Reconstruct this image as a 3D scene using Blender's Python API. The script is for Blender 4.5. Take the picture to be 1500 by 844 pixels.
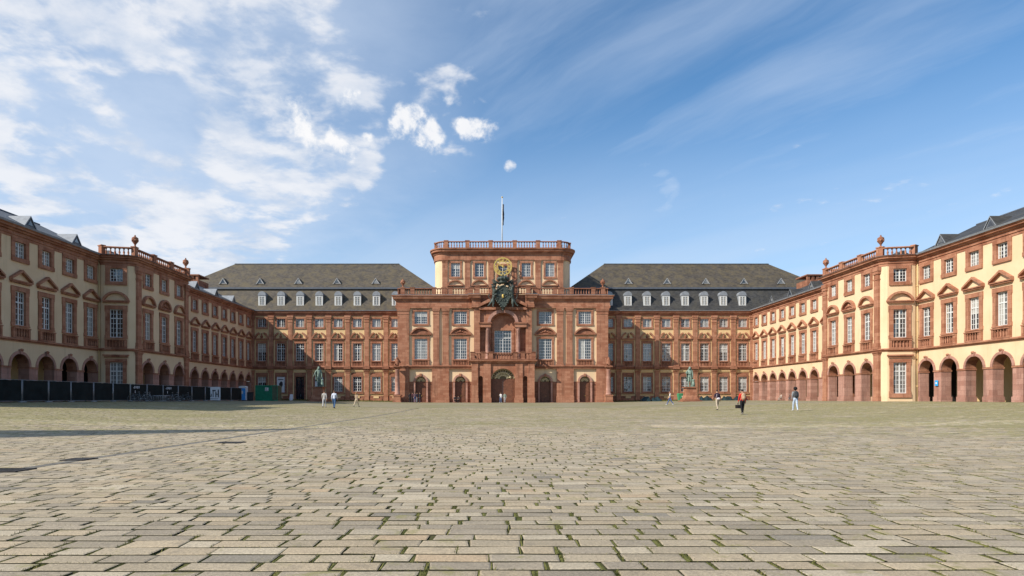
import bpy, bmesh, math, random
import numpy as np
from mathutils import Vector, Matrix, noise as mnoise

for o in list(bpy.data.objects): bpy.data.objects.remove(o)
random.seed(7)
R = math.radians
SC = bpy.context.scene
COL = SC.collection

# ------------------------------------------------------------------ camera
CX, CZ, FPX = -1.75, 1.30, 940.0
cam_d = bpy.data.cameras.new('camera')
cam_d.sensor_width = 36.0
cam_d.lens = FPX / 1500.0 * 36.0
cam_d.shift_x = (750 - 722) / 1500.0
cam_d.shift_y = (582 - 422) / 1500.0
cam_d.clip_start = 0.1
cam_d.clip_end = 6000
cam = bpy.data.objects.new('camera', cam_d)
cam.location = (CX, 0, CZ)
cam.rotation_euler = (R(90), 0, 0)
COL.objects.link(cam)
SC.camera = cam

# ------------------------------------------------------------------ sun, sky, exposure
SUN = Vector((-1.0, -0.60, 0.86)).normalized()
EL = math.asin(SUN.z)
AZ = math.atan2(SUN.x, SUN.y)
sun_d = bpy.data.lights.new('sun', 'SUN')
sun_d.energy = 4.05
sun_d.angle = R(0.5)
sun_d.color = (1.0, 0.93, 0.82)
sun = bpy.data.objects.new('sun', sun_d)
sun.rotation_euler = (-SUN).to_track_quat('-Z', 'Y').to_euler()
sun.location = (-60, -20, 80)
COL.objects.link(sun)

SC.view_settings.view_transform = 'Standard'
SC.view_settings.look = 'None'
SC.view_settings.exposure = 0.61
SC.view_settings.gamma = 1.0
SC.view_settings.use_curve_mapping = False
SC.render.engine = 'CYCLES'
SC.cycles.max_bounces = 6
SC.cycles.diffuse_bounces = 4
SC.cycles.glossy_bounces = 3
SC.cycles.transmission_bounces = 2
SC.cycles.use_denoising = True


class NT:
    """tiny node helper"""
    def __init__(self, tree):
        self.t = tree; self.n = tree.nodes; self.l = tree.links
    def node(self, kind, **kw):
        n = self.n.new(kind)
        for k, v in kw.items(): setattr(n, k, v)
        return n
    def inp(self, n, key, v):
        s = n.inputs[key]
        if isinstance(v, bpy.types.NodeSocket): self.l.new(v, s)
        elif v is not None: s.default_value = v
    def math(self, op, a, b=None, c=None, clamp=False):
        n = self.node('ShaderNodeMath', operation=op, use_clamp=clamp)
        self.inp(n, 0, a)
        if b is not None: self.inp(n, 1, b)
        if c is not None: self.inp(n, 2, c)
        return n.outputs[0]
    def mix(self, f, a, b, blend='MIX'):
        n = self.node('ShaderNodeMix', data_type='RGBA', blend_type=blend)
        n.clamp_factor = True
        self.inp(n, 0, f)
        self.inp(n, 6, a if isinstance(a, bpy.types.NodeSocket) else (*a, 1))
        self.inp(n, 7, b if isinstance(b, bpy.types.NodeSocket) else (*b, 1))
        return n.outputs[2]
    def noise(self, vec, scale, detail=4, rough=0.55, dist=0.0):
        n = self.node('ShaderNodeTexNoise')
        self.inp(n, 'Vector', vec); n.inputs['Scale'].default_value = scale
        n.inputs['Detail'].default_value = detail; n.inputs['Roughness'].default_value = rough
        n.inputs['Distortion'].default_value = dist
        return n.outputs[0]
    def ramp(self, v, a, b, lo=0.0, hi=1.0, smooth=True):
        n = self.node('ShaderNodeMapRange', interpolation_type='SMOOTHSTEP' if smooth else 'LINEAR', clamp=True)
        self.inp(n, 0, v); self.inp(n, 1, a); self.inp(n, 2, b); self.inp(n, 3, lo); self.inp(n, 4, hi)
        return n.outputs[0]
    def comb(self, x, y, z):
        n = self.node('ShaderNodeCombineXYZ')
        self.inp(n, 0, x); self.inp(n, 1, y); self.inp(n, 2, z)
        return n.outputs[0]
    def sep(self, v):
        n = self.node('ShaderNodeSeparateXYZ'); self.inp(n, 0, v)
        return n.outputs
    def vmath(self, op, a, b=None):
        n = self.node('ShaderNodeVectorMath', operation=op)
        self.inp(n, 0, a)
        if b is not None: self.inp(n, 1, b)
        return n


world = bpy.data.worlds.new('World'); SC.world = world; world.use_nodes = True
wt = NT(world.node_tree); wt.n.clear()
def build_sky():
    sky = wt.node('ShaderNodeTexSky', sky_type='NISHITA')
    sky.sun_disc = False
    sky.sun_elevation = EL
    sky.sun_rotation = AZ
    sky.altitude = 100; sky.air_density = 1.0; sky.dust_density = 0.4; sky.ozone_density = 2.5
    tc = wt.node('ShaderNodeTexCoord')
    d = tc.outputs['Generated']
    x, y, z = wt.sep(d)[0:3]
    zz = wt.math('ADD', wt.math('MAXIMUM', z, 0.0), 0.16)
    P = wt.comb(wt.math('DIVIDE', x, zz), wt.math('DIVIDE', y, zz), 0.0)
    def add(a, b): return wt.math('ADD', a, b)
    def mul(a, b): return wt.math('MULTIPLY', a, b)
    def cap(px, py, r):          # soft round patch of sky round a direction
        v = Vector(((px - 722) / FPX, 1.0, (582 - py) / FPX)).normalized()
        n = wt.vmath('DOT_PRODUCT', d, tuple(v))
        return wt.ramp(n.outputs['Value'], math.cos(r), 1.0, smooth=False)
    warp = wt.node('ShaderNodeTexNoise'); wt.inp(warp, 'Vector', P); warp.inputs['Scale'].default_value = 2.0; warp.inputs['Detail'].default_value = 4
    ws = wt.node('ShaderNodeVectorMath', operation='SCALE'); wt.l.new(warp.outputs['Color'], ws.inputs[0]); ws.inputs['Scale'].default_value = 0.16
    P2 = wt.vmath('ADD', P, ws.outputs[0]).outputs[0]
    left = wt.ramp(x, 0.06, -0.50)
    # bank of altocumulus: cells broken out of a bigger patch
    cell = wt.noise(P2, 6.2, 7, 0.56, 0.0)
    patch = wt.noise(P, 1.15, 4, 0.55, 0.2)
    cover = None
    for (px, py, r, w) in ((60, 60, .38, .30), (250, 60, .24, .24), (40, 330, .36, .14), (330, 150, .24, .24), (450, 190, .14, .24), (560, 60, .2, .06), (-300, 100, .6, .28)):
        c = mul(wt.ramp(cap(px, py, r), 0.0, 0.7), w)
        cover = c if cover is None else wt.math('MAXIMUM', cover, c)
    gap = mul(wt.ramp(cap(175, 215, .13), 0.0, .6), 0.20)
    raw = add(add(mul(wt.math('SUBTRACT', cell, .5), 2.0), mul(wt.math('SUBTRACT', patch, .5), 1.1)), wt.math('SUBTRACT', cover, gap))
    bank = wt.ramp(wt.math('SUBTRACT', raw, wt.ramp(cover, 0.0, 0.2, 0.34, 0.0)), -0.02, 0.36)
    # a few separate cumulus puffs
    puff = None
    for (px, py, r) in ((598, 176, .022), (612, 188, .026), (634, 203, .018), (580, 190, .014), (688, 190, .015), (712, 187, .017), (674, 183, .010), (510, 142, .016), (657, 146, .009), (485, 205, .020), (425, 160, .028), (440, 182, .018), (455, 218, .016), (515, 226, .018), (747, 244, .008), (540, 205, .010)):
        c = cap(px, py, r * 1.38)
        puff = c if puff is None else add(puff, c)
    nf = wt.noise(d, 30.0, 8, 0.60, 0.15)
    pv = add(mul(wt.math('MINIMUM', puff, 1.0), 0.56), mul(wt.math('SUBTRACT', nf, 0.5), 2.7))
    pf = mul(wt.ramp(pv, 0.10, 0.72), wt.ramp(puff, 0.0, .45))
    # cirrus streaks and low veil
    P3r = wt.node('ShaderNodeMapping'); wt.inp(P3r, 'Vector', P2); P3r.inputs['Rotation'].default_value = (0, 0, R(53))
    P3 = wt.node('ShaderNodeMapping'); wt.inp(P3, 'Vector', P3r.outputs[0]); P3.inputs['Scale'].default_value = (0.55, 2.2, 1)
    ci = wt.noise(P3.outputs[0], 1.5, 9, 0.58, 0.3)
    ci2 = wt.noise(P, 0.8, 4, 0.5)
    cir = mul(wt.ramp(add(mul(ci, .8), mul(ci2, .35)), 0.42, 0.86), 0.48)
    veil = mul(wt.ramp(x, 0.16, -0.34), wt.ramp(wt.noise(P2, 1.3, 7, 0.6), 0.25, 0.65, 0.34, 0.74))
    low = mul(wt.ramp(z, 0.46, 0.06), wt.ramp(wt.noise(P3.outputs[0], 0.8, 6, 0.55, 0.4), 0.30, 0.72, 0.58, 0.86))
    wisp = mul(mul(wt.ramp(add(cap(945, 272, .05), mul(cap(985, 296, .05), .8)), 0.1, 1.1), wt.ramp(wt.noise(P2, 3.5, 7, .6, .3), .3, .7)), .6)
    hz = wt.math('MAXIMUM', wt.math('MAXIMUM', cir, veil), wt.math('MAXIMUM', low, wisp))
    shade = wt.noise(P2, 5.5, 6, 0.6)
    cc = wt.mix(wt.ramp(add(shade, mul(raw, .35)), 0.40, 0.78), (3.2, 3.6, 4.25), (4.75, 4.75, 4.85))
    skyc = wt.mix(1.0, sky.outputs[0], SKY_TINT, 'MULTIPLY')
    out = wt.mix(hz, skyc, (3.35, 3.9, 4.75))
    out = wt.mix(mul(bank, 0.80), out, cc)
    pc = wt.mix(wt.ramp(pv, 0.25, 0.8), (3.5, 3.85, 4.4), (5.1, 5.05, 5.05))
    out = wt.mix(mul(pf, 0.88), out, pc)
    bg = wt.node('ShaderNodeBackground'); bg.inputs['Strength'].default_value = SKY_STR
    wt.l.new(out, bg.inputs[0])
    wo = wt.node('ShaderNodeOutputWorld'); wt.l.new(bg.outputs[0], wo.inputs[0])
SKY_STR, SKY_TINT = 0.130, (0.47, 0.71, 0.82)
build_sky()


# ------------------------------------------------------------------ materials
def mat(name):
    m = bpy.data.materials.new(name); m.use_nodes = True
    nt = NT(m.node_tree); nt.n.clear()
    out = nt.node('ShaderNodeOutputMaterial'); b = nt.node('ShaderNodeBsdfPrincipled')
    nt.l.new(b.outputs[0], out.inputs[0])
    return m, nt, b

def simple(name, col, rough=0.7, metal=0.0, var=0.15, scale=6.0, spec=0.3):
    m, nt, b = mat(name)
    pos = nt.node('ShaderNodeNewGeometry').outputs['Position']
    n = nt.noise(pos, scale, 5, 0.6)
    k = nt.ramp(n, 0.3, 0.7, 1 - var, 1 + var, False)
    c = nt.node('ShaderNodeVectorMath', operation='SCALE'); c.inputs[0].default_value = col; nt.l.new(k, c.inputs['Scale'])
    nt.l.new(c.outputs[0], b.inputs['Base Color'])
    b.inputs['Roughness'].default_value = rough; b.inputs['Metallic'].default_value = metal
    b.inputs['Specular IOR Level'].default_value = spec
    return m

def stone(name, c1, c2, bw=0.95, bh=0.42, block=0.5, rough=0.85):
    """sandstone ashlar: tone per block, pores, run-off stains"""
    m, nt, b = mat(name)
    pos = nt.node('ShaderNodeNewGeometry').outputs['Position']
    x, y, z = nt.sep(pos)[0:3]
    uv = nt.comb(nt.math('ADD', x, y), z, 0.0)
    br = nt.node('ShaderNodeTexBrick'); nt.l.new(uv, br.inputs['Vector'])
    br.inputs['Scale'].default_value = 1.0; br.inputs['Brick Width'].default_value = bw; br.inputs['Row Height'].default_value = bh
    br.inputs['Mortar Size'].default_value = 0.012; br.inputs['Mortar Smooth'].default_value = 0.3; br.inputs['Bias'].default_value = 0.0
    br.inputs['Color1'].default_value = (0, 0, 0, 1); br.inputs['Color2'].default_value = (1, 1, 1, 1); br.inputs['Mortar'].default_value = (0.5, 0.5, 0.5, 1)
    n1 = nt.noise(pos, 0.55, 6, 0.6)
    n2 = nt.noise(pos, 9.0, 5, 0.65)
    f = nt.math('ADD', nt.math('MULTIPLY', br.outputs['Color'], block * 0.85), nt.math('MULTIPLY', n1, 1.0 - block * 0.35))
    col = nt.mix(nt.ramp(f, 0.25, 0.85), c1, c2)
    col = nt.mix(nt.ramp(n2, 0.35, 0.75, 0.0, 0.35), col, tuple(v * 0.55 for v in c1))
    st = nt.node('ShaderNodeMapping'); nt.l.new(pos, st.inputs[0]); st.inputs['Scale'].default_value = (1.6, 1.6, 0.16)
    stain = nt.ramp(nt.noise(st.outputs[0], 1.0, 6, 0.65), 0.48, 0.76, 0.0, 0.65)
    col = nt.mix(stain, col, (c1[0] * 0.42, c1[1] * 0.5, c1[2] * 0.55))
    col = nt.mix(nt.math('MULTIPLY', br.outputs['Fac'], 0.45), col, tuple(v * 0.4 for v in c1))
    nt.l.new(col, b.inputs['Base Color'])
    b.inputs['Roughness'].default_value = rough; b.inputs['Specular IOR Level'].default_value = 0.2
    bm = nt.node('ShaderNodeBump'); bm.inputs['Strength'].default_value = 0.35; bm.inputs['Distance'].default_value = 0.02
    h = nt.math('SUBTRACT', nt.math('MULTIPLY', n2, 0.6), br.outputs['Fac'])
    nt.l.new(h, bm.inputs['Height']); nt.l.new(bm.outputs[0], b.inputs['Normal'])
    return m

def plaster(name, c1, c2):
    m, nt, b = mat(name)
    pos = nt.node('ShaderNodeNewGeometry').outputs['Position']
    n1 = nt.noise(pos, 0.35, 6, 0.6)
    col = nt.mix(nt.ramp(n1, 0.3, 0.72), c1, c2)
    st = nt.node('ShaderNodeMapping'); nt.l.new(pos, st.inputs[0]); st.inputs['Scale'].default_value = (2.2, 2.2, 0.14)
    stain = nt.ramp(nt.noise(st.outputs[0], 1.0, 6, 0.65), 0.52, 0.8, 0.0, 0.45)
    col = nt.mix(stain, col, tuple(v * 0.6 for v in c1))
    fine = nt.noise(pos, 30, 4, 0.6)
    col = nt.mix(nt.ramp(fine, 0.4, 0.7, 0, 0.12), col, tuple(v * 0.7 for v in c1))
    nt.l.new(col, b.inputs['Base Color'])
    b.inputs['Roughness'].default_value = 0.9; b.inputs['Specular IOR Level'].default_value = 0.15
    return m

def slate(name, c1, c2, moss=None, amt=0.5, rough=0.62):
    m, nt, b = mat(name)
    pos = nt.node('ShaderNodeNewGeometry').outputs['Position']
    x, y, z = nt.sep(pos)[0:3]
    uv = nt.comb(nt.math('ADD', x, nt.math('MULTIPLY', y, 0.73)), nt.math('MULTIPLY', z, 1.35), 0.0)
    br = nt.node('ShaderNodeTexBrick'); nt.l.new(uv, br.inputs['Vector'])
    br.inputs['Scale'].default_value = 1.0; br.inputs['Brick Width'].default_value = 0.42; br.inputs['Row Height'].default_value = 0.24
    br.inputs['Mortar Size'].default_value = 0.014
    br.inputs['Color1'].default_value = (0, 0, 0, 1); br.inputs['Color2'].default_value = (1, 1, 1, 1); br.inputs['Mortar'].default_value = (0.2, 0.2, 0.2, 1)
    n1 = nt.noise(pos, 0.4, 7, 0.65)
    f = nt.math('ADD', nt.math('MULTIPLY', br.outputs['Color'], 0.4), nt.math('MULTIPLY', n1, 0.7))
    col = nt.mix(nt.ramp(f, 0.25, 0.85), c1, c2)
    if moss:
        n2 = nt.noise(pos, 0.9, 8, 0.7, 0.3)
        col = nt.mix(nt.ramp(n2, 0.40, 0.66, 0.0, amt), col, moss)
    st = nt.node('ShaderNodeMapping'); nt.l.new(pos, st.inputs[0]); st.inputs['Scale'].default_value = (1.3, 0.3, 0.3)
    col = nt.mix(nt.ramp(nt.noise(st.outputs[0], 1.0, 6, 0.65), 0.5, 0.8, 0.0, 0.4), col, tuple(v * 0.5 for v in c1))
    nt.l.new(col, b.inputs['Base Color'])
    b.inputs['Roughness'].default_value = rough; b.inputs['Specular IOR Level'].default_value = 0.35
    bm = nt.node('ShaderNodeBump'); bm.inputs['Strength'].default_value = 0.5; bm.inputs['Distance'].default_value = 0.03
    nt.l.new(nt.math('SUBTRACT', nt.math('MULTIPLY', br.outputs['Color'], 0.4), br.outputs['Fac']), bm.inputs['Height']); nt.l.new(bm.outputs[0], b.inputs['Normal'])
    return m

M = {}
M['red'] = stone('red_sandstone', (0.280, 0.110, 0.062), (0.430, 0.208, 0.128))
M['redpale'] = stone('pale_red_sandstone', (0.33, 0.165, 0.122), (0.47, 0.265, 0.205), 1.1, 0.5)
M['redtan'] = stone('tan_red_sandstone', (0.295, 0.122, 0.068), (0.445, 0.222, 0.138), 1.0, 0.45)
M['dormergrey'] = simple('grey_dormer_paint', (0.34, 0.34, 0.34), 0.6, 0, 0.2, 4)
M['reddark'] = stone('weathered_red_sandstone', (0.215, 0.086, 0.050), (0.345, 0.160, 0.098), 1.2, 0.3)
M['cream'] = plaster('cream_plaster', (0.665, 0.485, 0.30), (0.735, 0.555, 0.36))
M['creamdeep'] = plaster('ochre_plaster', (0.65, 0.46, 0.235), (0.72, 0.53, 0.29))
M['white'] = simple('white_paint', (0.62, 0.62, 0.60), 0.5, 0, 0.08, 3)
M['slate'] = slate('mossy_slate', (0.044, 0.037, 0.030), (0.098, 0.082, 0.064), (0.120, 0.094, 0.052), 0.8)
M['slatedark'] = slate('dark_slate', (0.028, 0.028, 0.029), (0.064, 0.062, 0.060), (0.078, 0.068, 0.046), 0.4)
M['slateblue'] = slate('grey_slate', (0.050, 0.055, 0.063), (0.105, 0.112, 0.125), None, 0, 0.5)
M['lead'] = simple('lead_sheet', (0.22, 0.235, 0.255), 0.5, 0.0, 0.2, 2, 0.5)
M['leaddark'] = simple('dark_lead', (0.085, 0.095, 0.115), 0.5, 0.0, 0.2, 2, 0.5)
M['bronze'] = simple('green_bronze', (0.040, 0.052, 0.043), 0.6, 0.1, 0.55, 3.5, 0.5)
M['verdigris'] = simple('verdigris', (0.175, 0.240, 0.200), 0.7, 0.1, 0.5, 4, 0.4)
M['gold'] = simple('gilding', (0.60, 0.42, 0.11), 0.4, 0.3, 0.15, 5, 0.5)
M['palegold'] = simple('weathered_gilt_lattice', (0.60, 0.53, 0.34), 0.6, 0, 0.25, 8)
M['fanback'] = simple('fanlight_back', (0.13, 0.105, 0.060), 0.7, 0, 0.3, 10)
M['wood'] = simple('brown_door_wood', (0.150, 0.058, 0.030), 0.55, 0, 0.3, 4, 0.4)
M['iron'] = simple('galvanised_steel', (0.36, 0.37, 0.38), 0.45, 0.6, 0.2, 5)
M['black'] = simple('black_rubber', (0.018, 0.018, 0.02), 0.7, 0, 0.3, 8)
M['dark'] = simple('dark_interior', (0.02, 0.018, 0.016), 0.9, 0, 0.2, 2)
M['screen'] = simple('black_fence_mesh', (0.010, 0.014, 0.014), 0.8, 0, 0.45, 1.2, 0.2)
M['green'] = simple('green_container_paint', (0.02, 0.21, 0.12), 0.5, 0, 0.2, 2)
M['olive'] = simple('olive_container_paint', (0.075, 0.10, 0.06), 0.55, 0, 0.25, 2)
M['bingreen'] = simple('green_bin_plastic', (0.06, 0.27, 0.13), 0.5, 0, 0.15, 3)
M['blue'] = simple('blue_plastic', (0.04, 0.25, 0.62), 0.45, 0, 0.1, 3)
M['bluesign'] = simple('bright_blue_sign', (0.02, 0.33, 0.72), 0.4, 0, 0.05, 3)
M['paper'] = simple('printed_white', (0.60, 0.61, 0.64), 0.6, 0, 0.1, 6)
M['print'] = simple('printed_black', (0.03, 0.03, 0.035), 0.6, 0, 0.2, 6)
M['joint'] = simple('joint_dirt', (0.050, 0.048, 0.030), 0.95, 0, 0.5, 20, 0.05)
M['kerb'] = simple('dark_kerb', (0.15, 0.14, 0.12), 0.8, 0, 0.3, 8)
M['castiron'] = simple('cast_iron', (0.035, 0.032, 0.030), 0.6, 0.3, 0.4, 10)
M['tarp'] = simple('dark_teal_tarpaulin', (0.013, 0.030, 0.036), 0.5, 0, 0.4, 3)
M['flag'] = simple('dark_flag_cloth', (0.03, 0.03, 0.04), 0.8, 0, 0.3, 3)

def glass_mat():
    m, nt, b = mat('window_glass')
    oi = nt.node('ShaderNodeObjectInfo').outputs['Random']
    pos = nt.node('ShaderNodeNewGeometry').outputs['Position']
    n = nt.noise(pos, 1.7, 3, 0.5)
    k = nt.math('ADD', nt.math('MULTIPLY', oi, 0.55), nt.math('MULTIPLY', n, 0.5))
    c = nt.mix(nt.ramp(k, 0.45, 0.85), (0.014, 0.018, 0.025), (0.24, 0.235, 0.22))
    nt.l.new(c, b.inputs['Base Color'])
    b.inputs['Roughness'].default_value = 0.04; b.inputs['Specular IOR Level'].default_value = 0.9; b.inputs['IOR'].default_value = 1.6
    return m
M['glass'] = glass_mat()
M['blind'] = simple('blind_behind_glass', (0.36, 0.35, 0.32), 0.12, 0, 0.25, 1.5, 0.8)
M['curtain'] = simple('curtain_behind_glass', (0.30, 0.25, 0.18), 0.12, 0, 0.3, 1.2, 0.8)  # cloth tone of curtains hanging behind the panes

# ------------------------------------------------------------------ mesh builder
class MB:
    def __init__(self): self.v = []; self.f = []; self.m = []; self.mats = []; self.sm = []
    def mi(self, k):
        if k not in self.mats: self.mats.append(k)
        return self.mats.index(k)
    def face(self, pts, k, smooth=False):
        i = len(self.v); self.v += [tuple(p) for p in pts]
        self.f.append(tuple(range(i, i + len(pts)))); self.m.append(self.mi(k)); self.sm.append(smooth)
    def raw(self, vs, fs, k, smooth=False):
        i = len(self.v); self.v += [tuple(p) for p in vs]; mi = self.mi(k)
        for f in fs: self.f.append(tuple(i + j for j in f)); self.m.append(mi); self.sm.append(smooth)
    def box(self, x0, x1, y0, y1, z0, z1, k):
        vs = [(x0, y0, z0), (x1, y0, z0), (x1, y1, z0), (x0, y1, z0), (x0, y0, z1), (x1, y0, z1), (x1, y1, z1), (x0, y1, z1)]
        self.raw(vs, [(0, 3, 2, 1), (4, 5, 6, 7), (0, 1, 5, 4), (1, 2, 6, 5), (2, 3, 7, 6), (3, 0, 4, 7)], k)
    def prism(self, poly, y0, y1, k):
        """polygon in the x-z plane, thickness y0..y1 (y0 = outer face)"""
        n = len(poly)
        vs = [(x, y0, z) for x, z in poly] + [(x, y1, z) for x, z in poly]
        fs = [tuple(range(n)), tuple(range(2 * n - 1, n - 1, -1))]
        fs += [(i, i + n, (i + 1) % n + n, (i + 1) % n) for i in range(n)]
        self.raw(vs, fs, k)
    def strip(self, inner, outer, y0, y1, k):
        """band between two equal-length x-z polylines, extruded y0..y1"""
        n = len(inner)
        vs = [(x, y0, z) for x, z in inner] + [(x, y0, z) for x, z in outer] + [(x, y1, z) for x, z in inner] + [(x, y1, z) for x, z in outer]
        fs = []
        for i in range(n - 1):
            fs += [(i, i + 1, n + i + 1, n + i), (i, 2 * n + i, 2 * n + i + 1, i + 1), (n + i, n + i + 1, 3 * n + i + 1, 3 * n + i)]
        fs += [(0, n, 3 * n, 2 * n), (n - 1, 3 * n - 1, 4 * n - 1, 2 * n - 1)]
        self.raw(vs, fs, k)
    def lathe(self, prof, c, k, seg=10, smooth=True):
        cx, cy, cz = c; n = len(prof); vs = []; fs = []
        for r, z in prof:
            for j in range(seg):
                a = 2 * math.pi * j / seg
                vs.append((cx + r * math.cos(a), cy + r * math.sin(a), cz + z))
        for i in range(n - 1):
            for j in range(seg):
                j2 = (j + 1) % seg
                fs.append((i * seg + j, i * seg + j2, (i + 1) * seg + j2, (i + 1) * seg + j))
        fs.append(tuple(range(seg - 1, -1, -1))); fs.append(tuple((n - 1) * seg + j for j in range(seg)))
        self.raw(vs, fs, k, smooth)
    def tube(self, pts, r, k, seg=6, smooth=True):
        pts = [Vector(p) for p in pts]; n = len(pts); vs = []; fs = []
        rr = r if isinstance(r, (list, tuple)) else [r] * n
        for i, p in enumerate(pts):
            d = (pts[min(i + 1, n - 1)] - pts[max(i - 1, 0)]).normalized()
            a = d.cross(Vector((0, 0, 1)))
            if a.length < 1e-4: a = Vector((1, 0, 0))
            a.normalize(); b_ = d.cross(a)
            for j in range(seg):
                t = 2 * math.pi * j / seg
                vs.append(p + rr[i] * (math.cos(t) * a + math.sin(t) * b_))
        for i in range(n - 1):
            for j in range(seg):
                j2 = (j + 1) % seg
                fs.append((i * seg + j, (i + 1) * seg + j, (i + 1) * seg + j2, i * seg + j2))
        fs.append(tuple(range(seg))); fs.append(tuple((n - 1) * seg + j for j in range(seg - 1, -1, -1)))
        self.raw(vs, fs, k, smooth)
    def blob(self, c, r, k, seg=8, rings=6, jit=0.0, seed=0):
        rx, ry, rz = r if isinstance(r, (tuple, list)) else (r, r, r)
        rnd = random.Random(seed); vs = [(c[0], c[1], c[2] - rz)]; fs = []
        for i in range(1, rings):
            t = -math.pi / 2 + math.pi * i / rings
            for j in range(seg):
                a = 2 * math.pi * j / seg; q = 1 + rnd.uniform(-jit, jit)
                vs.append((c[0] + rx * q * math.cos(t) * math.cos(a), c[1] + ry * q * math.cos(t) * math.sin(a), c[2] + rz * q * math.sin(t)))
        vs.append((c[0], c[1], c[2] + rz)); L = len(vs) - 1
        for j in range(seg):
            j2 = (j + 1) % seg
            fs.append((0, 1 + j2, 1 + j)); fs.append((L, L - seg + j, L - seg + j2))
            for i in range(rings - 2):
                a0 = 1 + i * seg
                fs.append((a0 + j, a0 + j2, a0 + seg + j2, a0 + seg + j))
        self.raw(vs, fs, k, True)
    def sweep(self, path, prof, k, closed=False, caps=True):
        """profile [(out, z)] (closed polygon) along an x-y polyline; out = left-hand... outward normal given by path order"""
        n = len(path); ring = len(prof); vs = []
        for i in range(n):
            p = Vector(path[i])
            if closed: a = Vector(path[i - 1]); b_ = Vector(path[(i + 1) % n])
            else: a = Vector(path[max(i - 1, 0)]); b_ = Vector(path[min(i + 1, n - 1)])
            d1 = (p - a); d2 = (b_ - p)
            if d1.length < 1e-6: d1 = d2
            if d2.length < 1e-6: d2 = d1
            d1.normalize(); d2.normalize()
            n1 = Vector((d1.y, -d1.x)); n2 = Vector((d2.y, -d2.x))
            m_ = (n1 + n2); m_.normalize(); s = 1.0 / max(0.45, m_.dot(n1))
            for o, z in prof: vs.append((p.x + m_.x * o * s, p.y + m_.y * o * s, z))
        fs = []
        for i in range(n if closed else n - 1):
            i2 = (i + 1) % n
            for j in range(ring):
                j2 = (j + 1) % ring
                fs.append((i * ring + j, i2 * ring + j, i2 * ring + j2, i * ring + j2))
        if caps and not closed:
            fs.append(tuple(range(ring - 1, -1, -1))); fs.append(tuple((n - 1) * ring + j for j in range(ring)))
        self.raw(vs, fs, k)
    def wall(self, u0, u1, z0, z1, holes, y, k, rev=0.0, krev=None):
        """flat wall facing -y with rectangular holes (ua, ub, za, zb); reveals go back by rev"""
        us = sorted({u0, u1, *[h[0] for h in holes], *[h[1] for h in holes]}); zs = sorted({z0, z1, *[h[2] for h in holes], *[h[3] for h in holes]})
        us = [u for u in us if u0 <= u <= u1]; zs = [z for z in zs if z0 <= z <= z1]
        for i in range(len(us) - 1):
            for j in range(len(zs) - 1):
                cu = (us[i] + us[i + 1]) / 2; cz = (zs[j] + zs[j + 1]) / 2
                if any(h[0] < cu < h[1] and h[2] < cz < h[3] for h in holes): continue
                self.face([(us[i], y, zs[j]), (us[i + 1], y, zs[j]), (us[i + 1], y, zs[j + 1]), (us[i], y, zs[j + 1])], k)
        if rev:
            for a, b_, c, d in holes:
                kr = krev or k
                self.face([(a, y, c), (a, y, d), (a, y + rev, d), (a, y + rev, c)], kr)
                self.face([(b_, y, d), (b_, y, c), (b_, y + rev, c), (b_, y + rev, d)], kr)
                self.face([(a, y, d), (b_, y, d), (b_, y + rev, d), (a, y + rev, d)], kr)
                self.face([(b_, y, c), (a, y, c), (a, y + rev, c), (b_, y + rev, c)], kr)
    def archwall(self, cx, hw, z0, z1, r, zs, y, k, seg=14):
        """wall piece cx-hw..cx+hw, z0=zs springing up to z1 with a round-arched hole; nothing below zs"""
        pts = [(cx + r * math.cos(math.pi - math.pi * i / seg), zs + r * math.sin(math.pi * i / seg)) for i in range(seg + 1)]
        for i in range(seg):
            a, b_ = pts[i], pts[i + 1]
            self.face([(a[0], y, a[1]), (b_[0], y, b_[1]), (b_[0], y, z1), (a[0], y, z1)], k)
        self.face([(cx - hw, y, zs), (cx - r, y, zs), (cx - r, y, z1), (cx - hw, y, z1)], k)
        self.face([(cx + r, y, zs), (cx + hw, y, zs), (cx + hw, y, z1), (cx + r, y, z1)], k)
    def mesh(self, name, flip=False):
        me = bpy.data.meshes.new(name)
        vs = self.v
        if flip: vs = [(-x, y, z) for x, y, z in vs]
        fs = [tuple(reversed(f)) for f in self.f] if flip else self.f
        me.from_pydata(vs, [], fs)
        for k in self.mats: me.materials.append(M[k])
        me.polygons.foreach_set('material_index', self.m)
        me.polygons.foreach_set('use_smooth', self.sm)
        me.update()
        return me

def thing(name, loc, label, cat, group=None):
    o = bpy.data.objects.new(name, None); COL.objects.link(o); o.location = loc; o.empty_display_size = 0.5
    o['label'] = label; o['category'] = cat
    if group: o['group'] = group
    return o
def tag(o, label, cat, group=None, kind=None):
    if label: o['label'] = label
    if cat: o['category'] = cat
    if group: o['group'] = group
    if kind: o['kind'] = kind
    return o
def put(name, me, parent=None, loc=(0, 0, 0), rz=0.0, kind=None, scale=None):
    """link an object; for a child of a translated Empty give WORLD coordinates"""
    if isinstance(me, MB): me = me.mesh(name)
    o = bpy.data.objects.new(name, me); COL.objects.link(o)
    l = Vector(loc)
    if parent is not None: o.parent = parent; l = l - parent.location
    o.location = l; o.rotation_euler = (0, 0, rz)
    if scale: o.scale = scale
    if kind: o['kind'] = kind
    return o
def sub(name, me, parent, loc=(0, 0, 0), rz=0.0, kind=None):
    """sub-part: coordinates in its parent's own frame"""
    if isinstance(me, MB): me = me.mesh(name)
    o = bpy.data.objects.new(name, me); COL.objects.link(o); o.parent = parent; o.location = loc; o.rotation_euler = (0, 0, rz)
    if kind: o['kind'] = kind
    return o

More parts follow.
